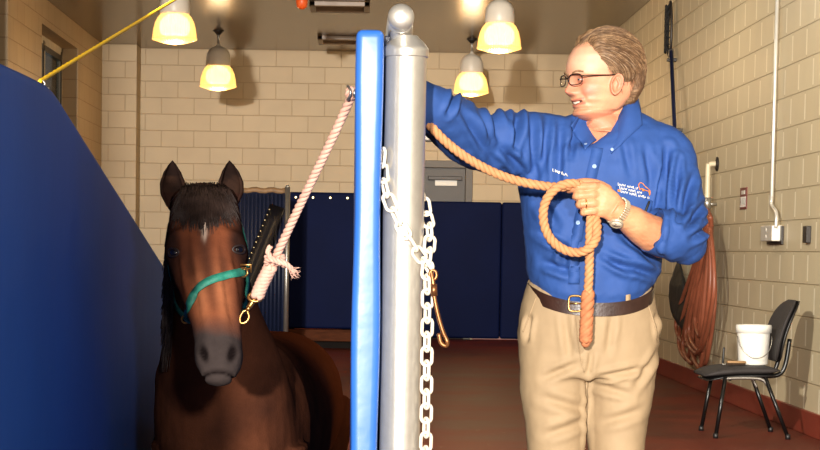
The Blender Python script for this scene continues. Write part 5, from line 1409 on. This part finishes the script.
# ---------------- the rope in his hands
cr_ = thing('coiled_rope', H(588, 220, -.01), 'tan twisted rope looped in the man’s fist, its braided end hanging over his belt', 'rope')
M_rope2 = mat('tan hemp rope', (196, 138, 92), .8, var=.14, scale=50)
rD = HD - .0
p1 = [Q(396, 97, -.31), Q(408, 104, -.325), Q(424, 119, -.325), Q(445, 141, -.32), Q(468, 158.5, -.31), Q(495, 173, -.30), Q(520, 181.5, -.29), Q(545, 186, -.29), Q(562, 187, HD - .005), Q(574, 184.5, HD + .0), Q(584, 186.5, HD + .014), Q(590, 198, HD + .022), Q(591, 214, HD + .020), Q(590, 228, HD + .005),
      Q(589.5, 250, HD + .01), Q(589, 275, HD + .02), Q(587.5, 298, HD + .03)]
bm = B(); rope(bm, crv(p1, 300), .0128, .052, 3, 8, .0055); obj('strand', bm, M_rope2, cr_)
p2 = [Q(579, 184.5, HD - .010), Q(570, 183.5, HD - .016), Q(559, 186.5, HD - .02), Q(549, 195.5, HD - .02), Q(543.5, 209, HD - .016), Q(544.5, 226, HD - .01), Q(551.5, 240, HD - .005), Q(563, 249, HD), Q(576, 252.5, HD - .004), Q(588, 249, HD - .022), Q(595.5, 240, HD - .016), Q(597, 228, HD - .006), Q(595.5, 216, HD + .016), Q(592, 206, HD + .028)]
bm = B(); rope(bm, crv(p2, 240), .0128, .052, 3, 8, .0055); obj('loop', bm, M_rope2, cr_)
bm = B(); e1 = crv([Q(588, 292, HD + .028), Q(587.2, 308, HD + .03), Q(586.3, 326, HD + .034), Q(585.7, 341, HD + .04)], 30)
rope(bm, e1, .0185, .075, 3, 8, .006); rope(bm, e1[::-1], .0190, .066, 3, 8, .006)
tube(bm, [e1[-1] + V((0, 0, .006)), e1[-1] - V((0, 0, .006))], [.017, .013], 12, round_ends=True); obj('braided_end', bm, mat('reddish braided rope', (186, 116, 76), .8, var=.2, scale=60), cr_)
bm = B(); rope(bm, [e1[0] + V((.020 * cos(t), .020 * sin(t), .002 * t - .006)) for t in [i * .3 for i in range(44)]], .0035, .02, 2, 6, .004); bm.free()
# ================================================================ LIGHT
def area(name, loc, target, size, energy, color=(1, 1, 1)):
    ld = bpy.data.lights.new(name, 'AREA'); ld.shape = 'DISK'; ld.size = size; ld.energy = energy; ld.color = color
    o = bpy.data.objects.new(name, ld); COL.objects.link(o); o.location = loc
    o.rotation_euler = (V(target) - V(loc)).to_track_quat('-Z', 'Y').to_euler(); return o
area('strobe', (-3.2, -18, 3.4), (0.6, 10, 1.0), .6, 11000, (1.0, .93, .84))
area('camera_flash', (.75, -.6, 2.0), (-.1, 6, 1.0), .35, 250, (1.0, .96, .9))
for i, (x, y) in enumerate(((2.1, 10.8), (1.4, 14.6))):   # unseen fill lights added to brighten the right wall
    ld = bpy.data.lights.new('wall_fill_point', 'POINT'); ld.energy = 40; ld.color = (1, .86, .66); ld.shadow_soft_size = .2
    o = bpy.data.objects.new('wall_fill_point', ld); COL.objects.link(o); o.location = (x, y, 3.25)
ld = bpy.data.lights.new('wall_fill_spot', 'SPOT'); ld.energy = 2100; ld.color = (1, .93, .8); ld.spot_size = radians(76); ld.spot_blend = .7; ld.shadow_soft_size = .12  # extra spot, out of view, added to lift the right wall
o = bpy.data.objects.new('wall_fill_spot', ld); COL.objects.link(o); o.location = (-1.3, 6.4, 3.3); o.rotation_euler = (V((2.8, 13.5, 1.3)) - V(o.location)).to_track_quat('-Z', 'Y').to_euler()
W = bpy.data.worlds.new('world'); S.world = W; W.use_nodes = True
W.node_tree.nodes['Background'].inputs[0].default_value = (.9, .8, .68, 1); W.node_tree.nodes['Background'].inputs[1].default_value = .16
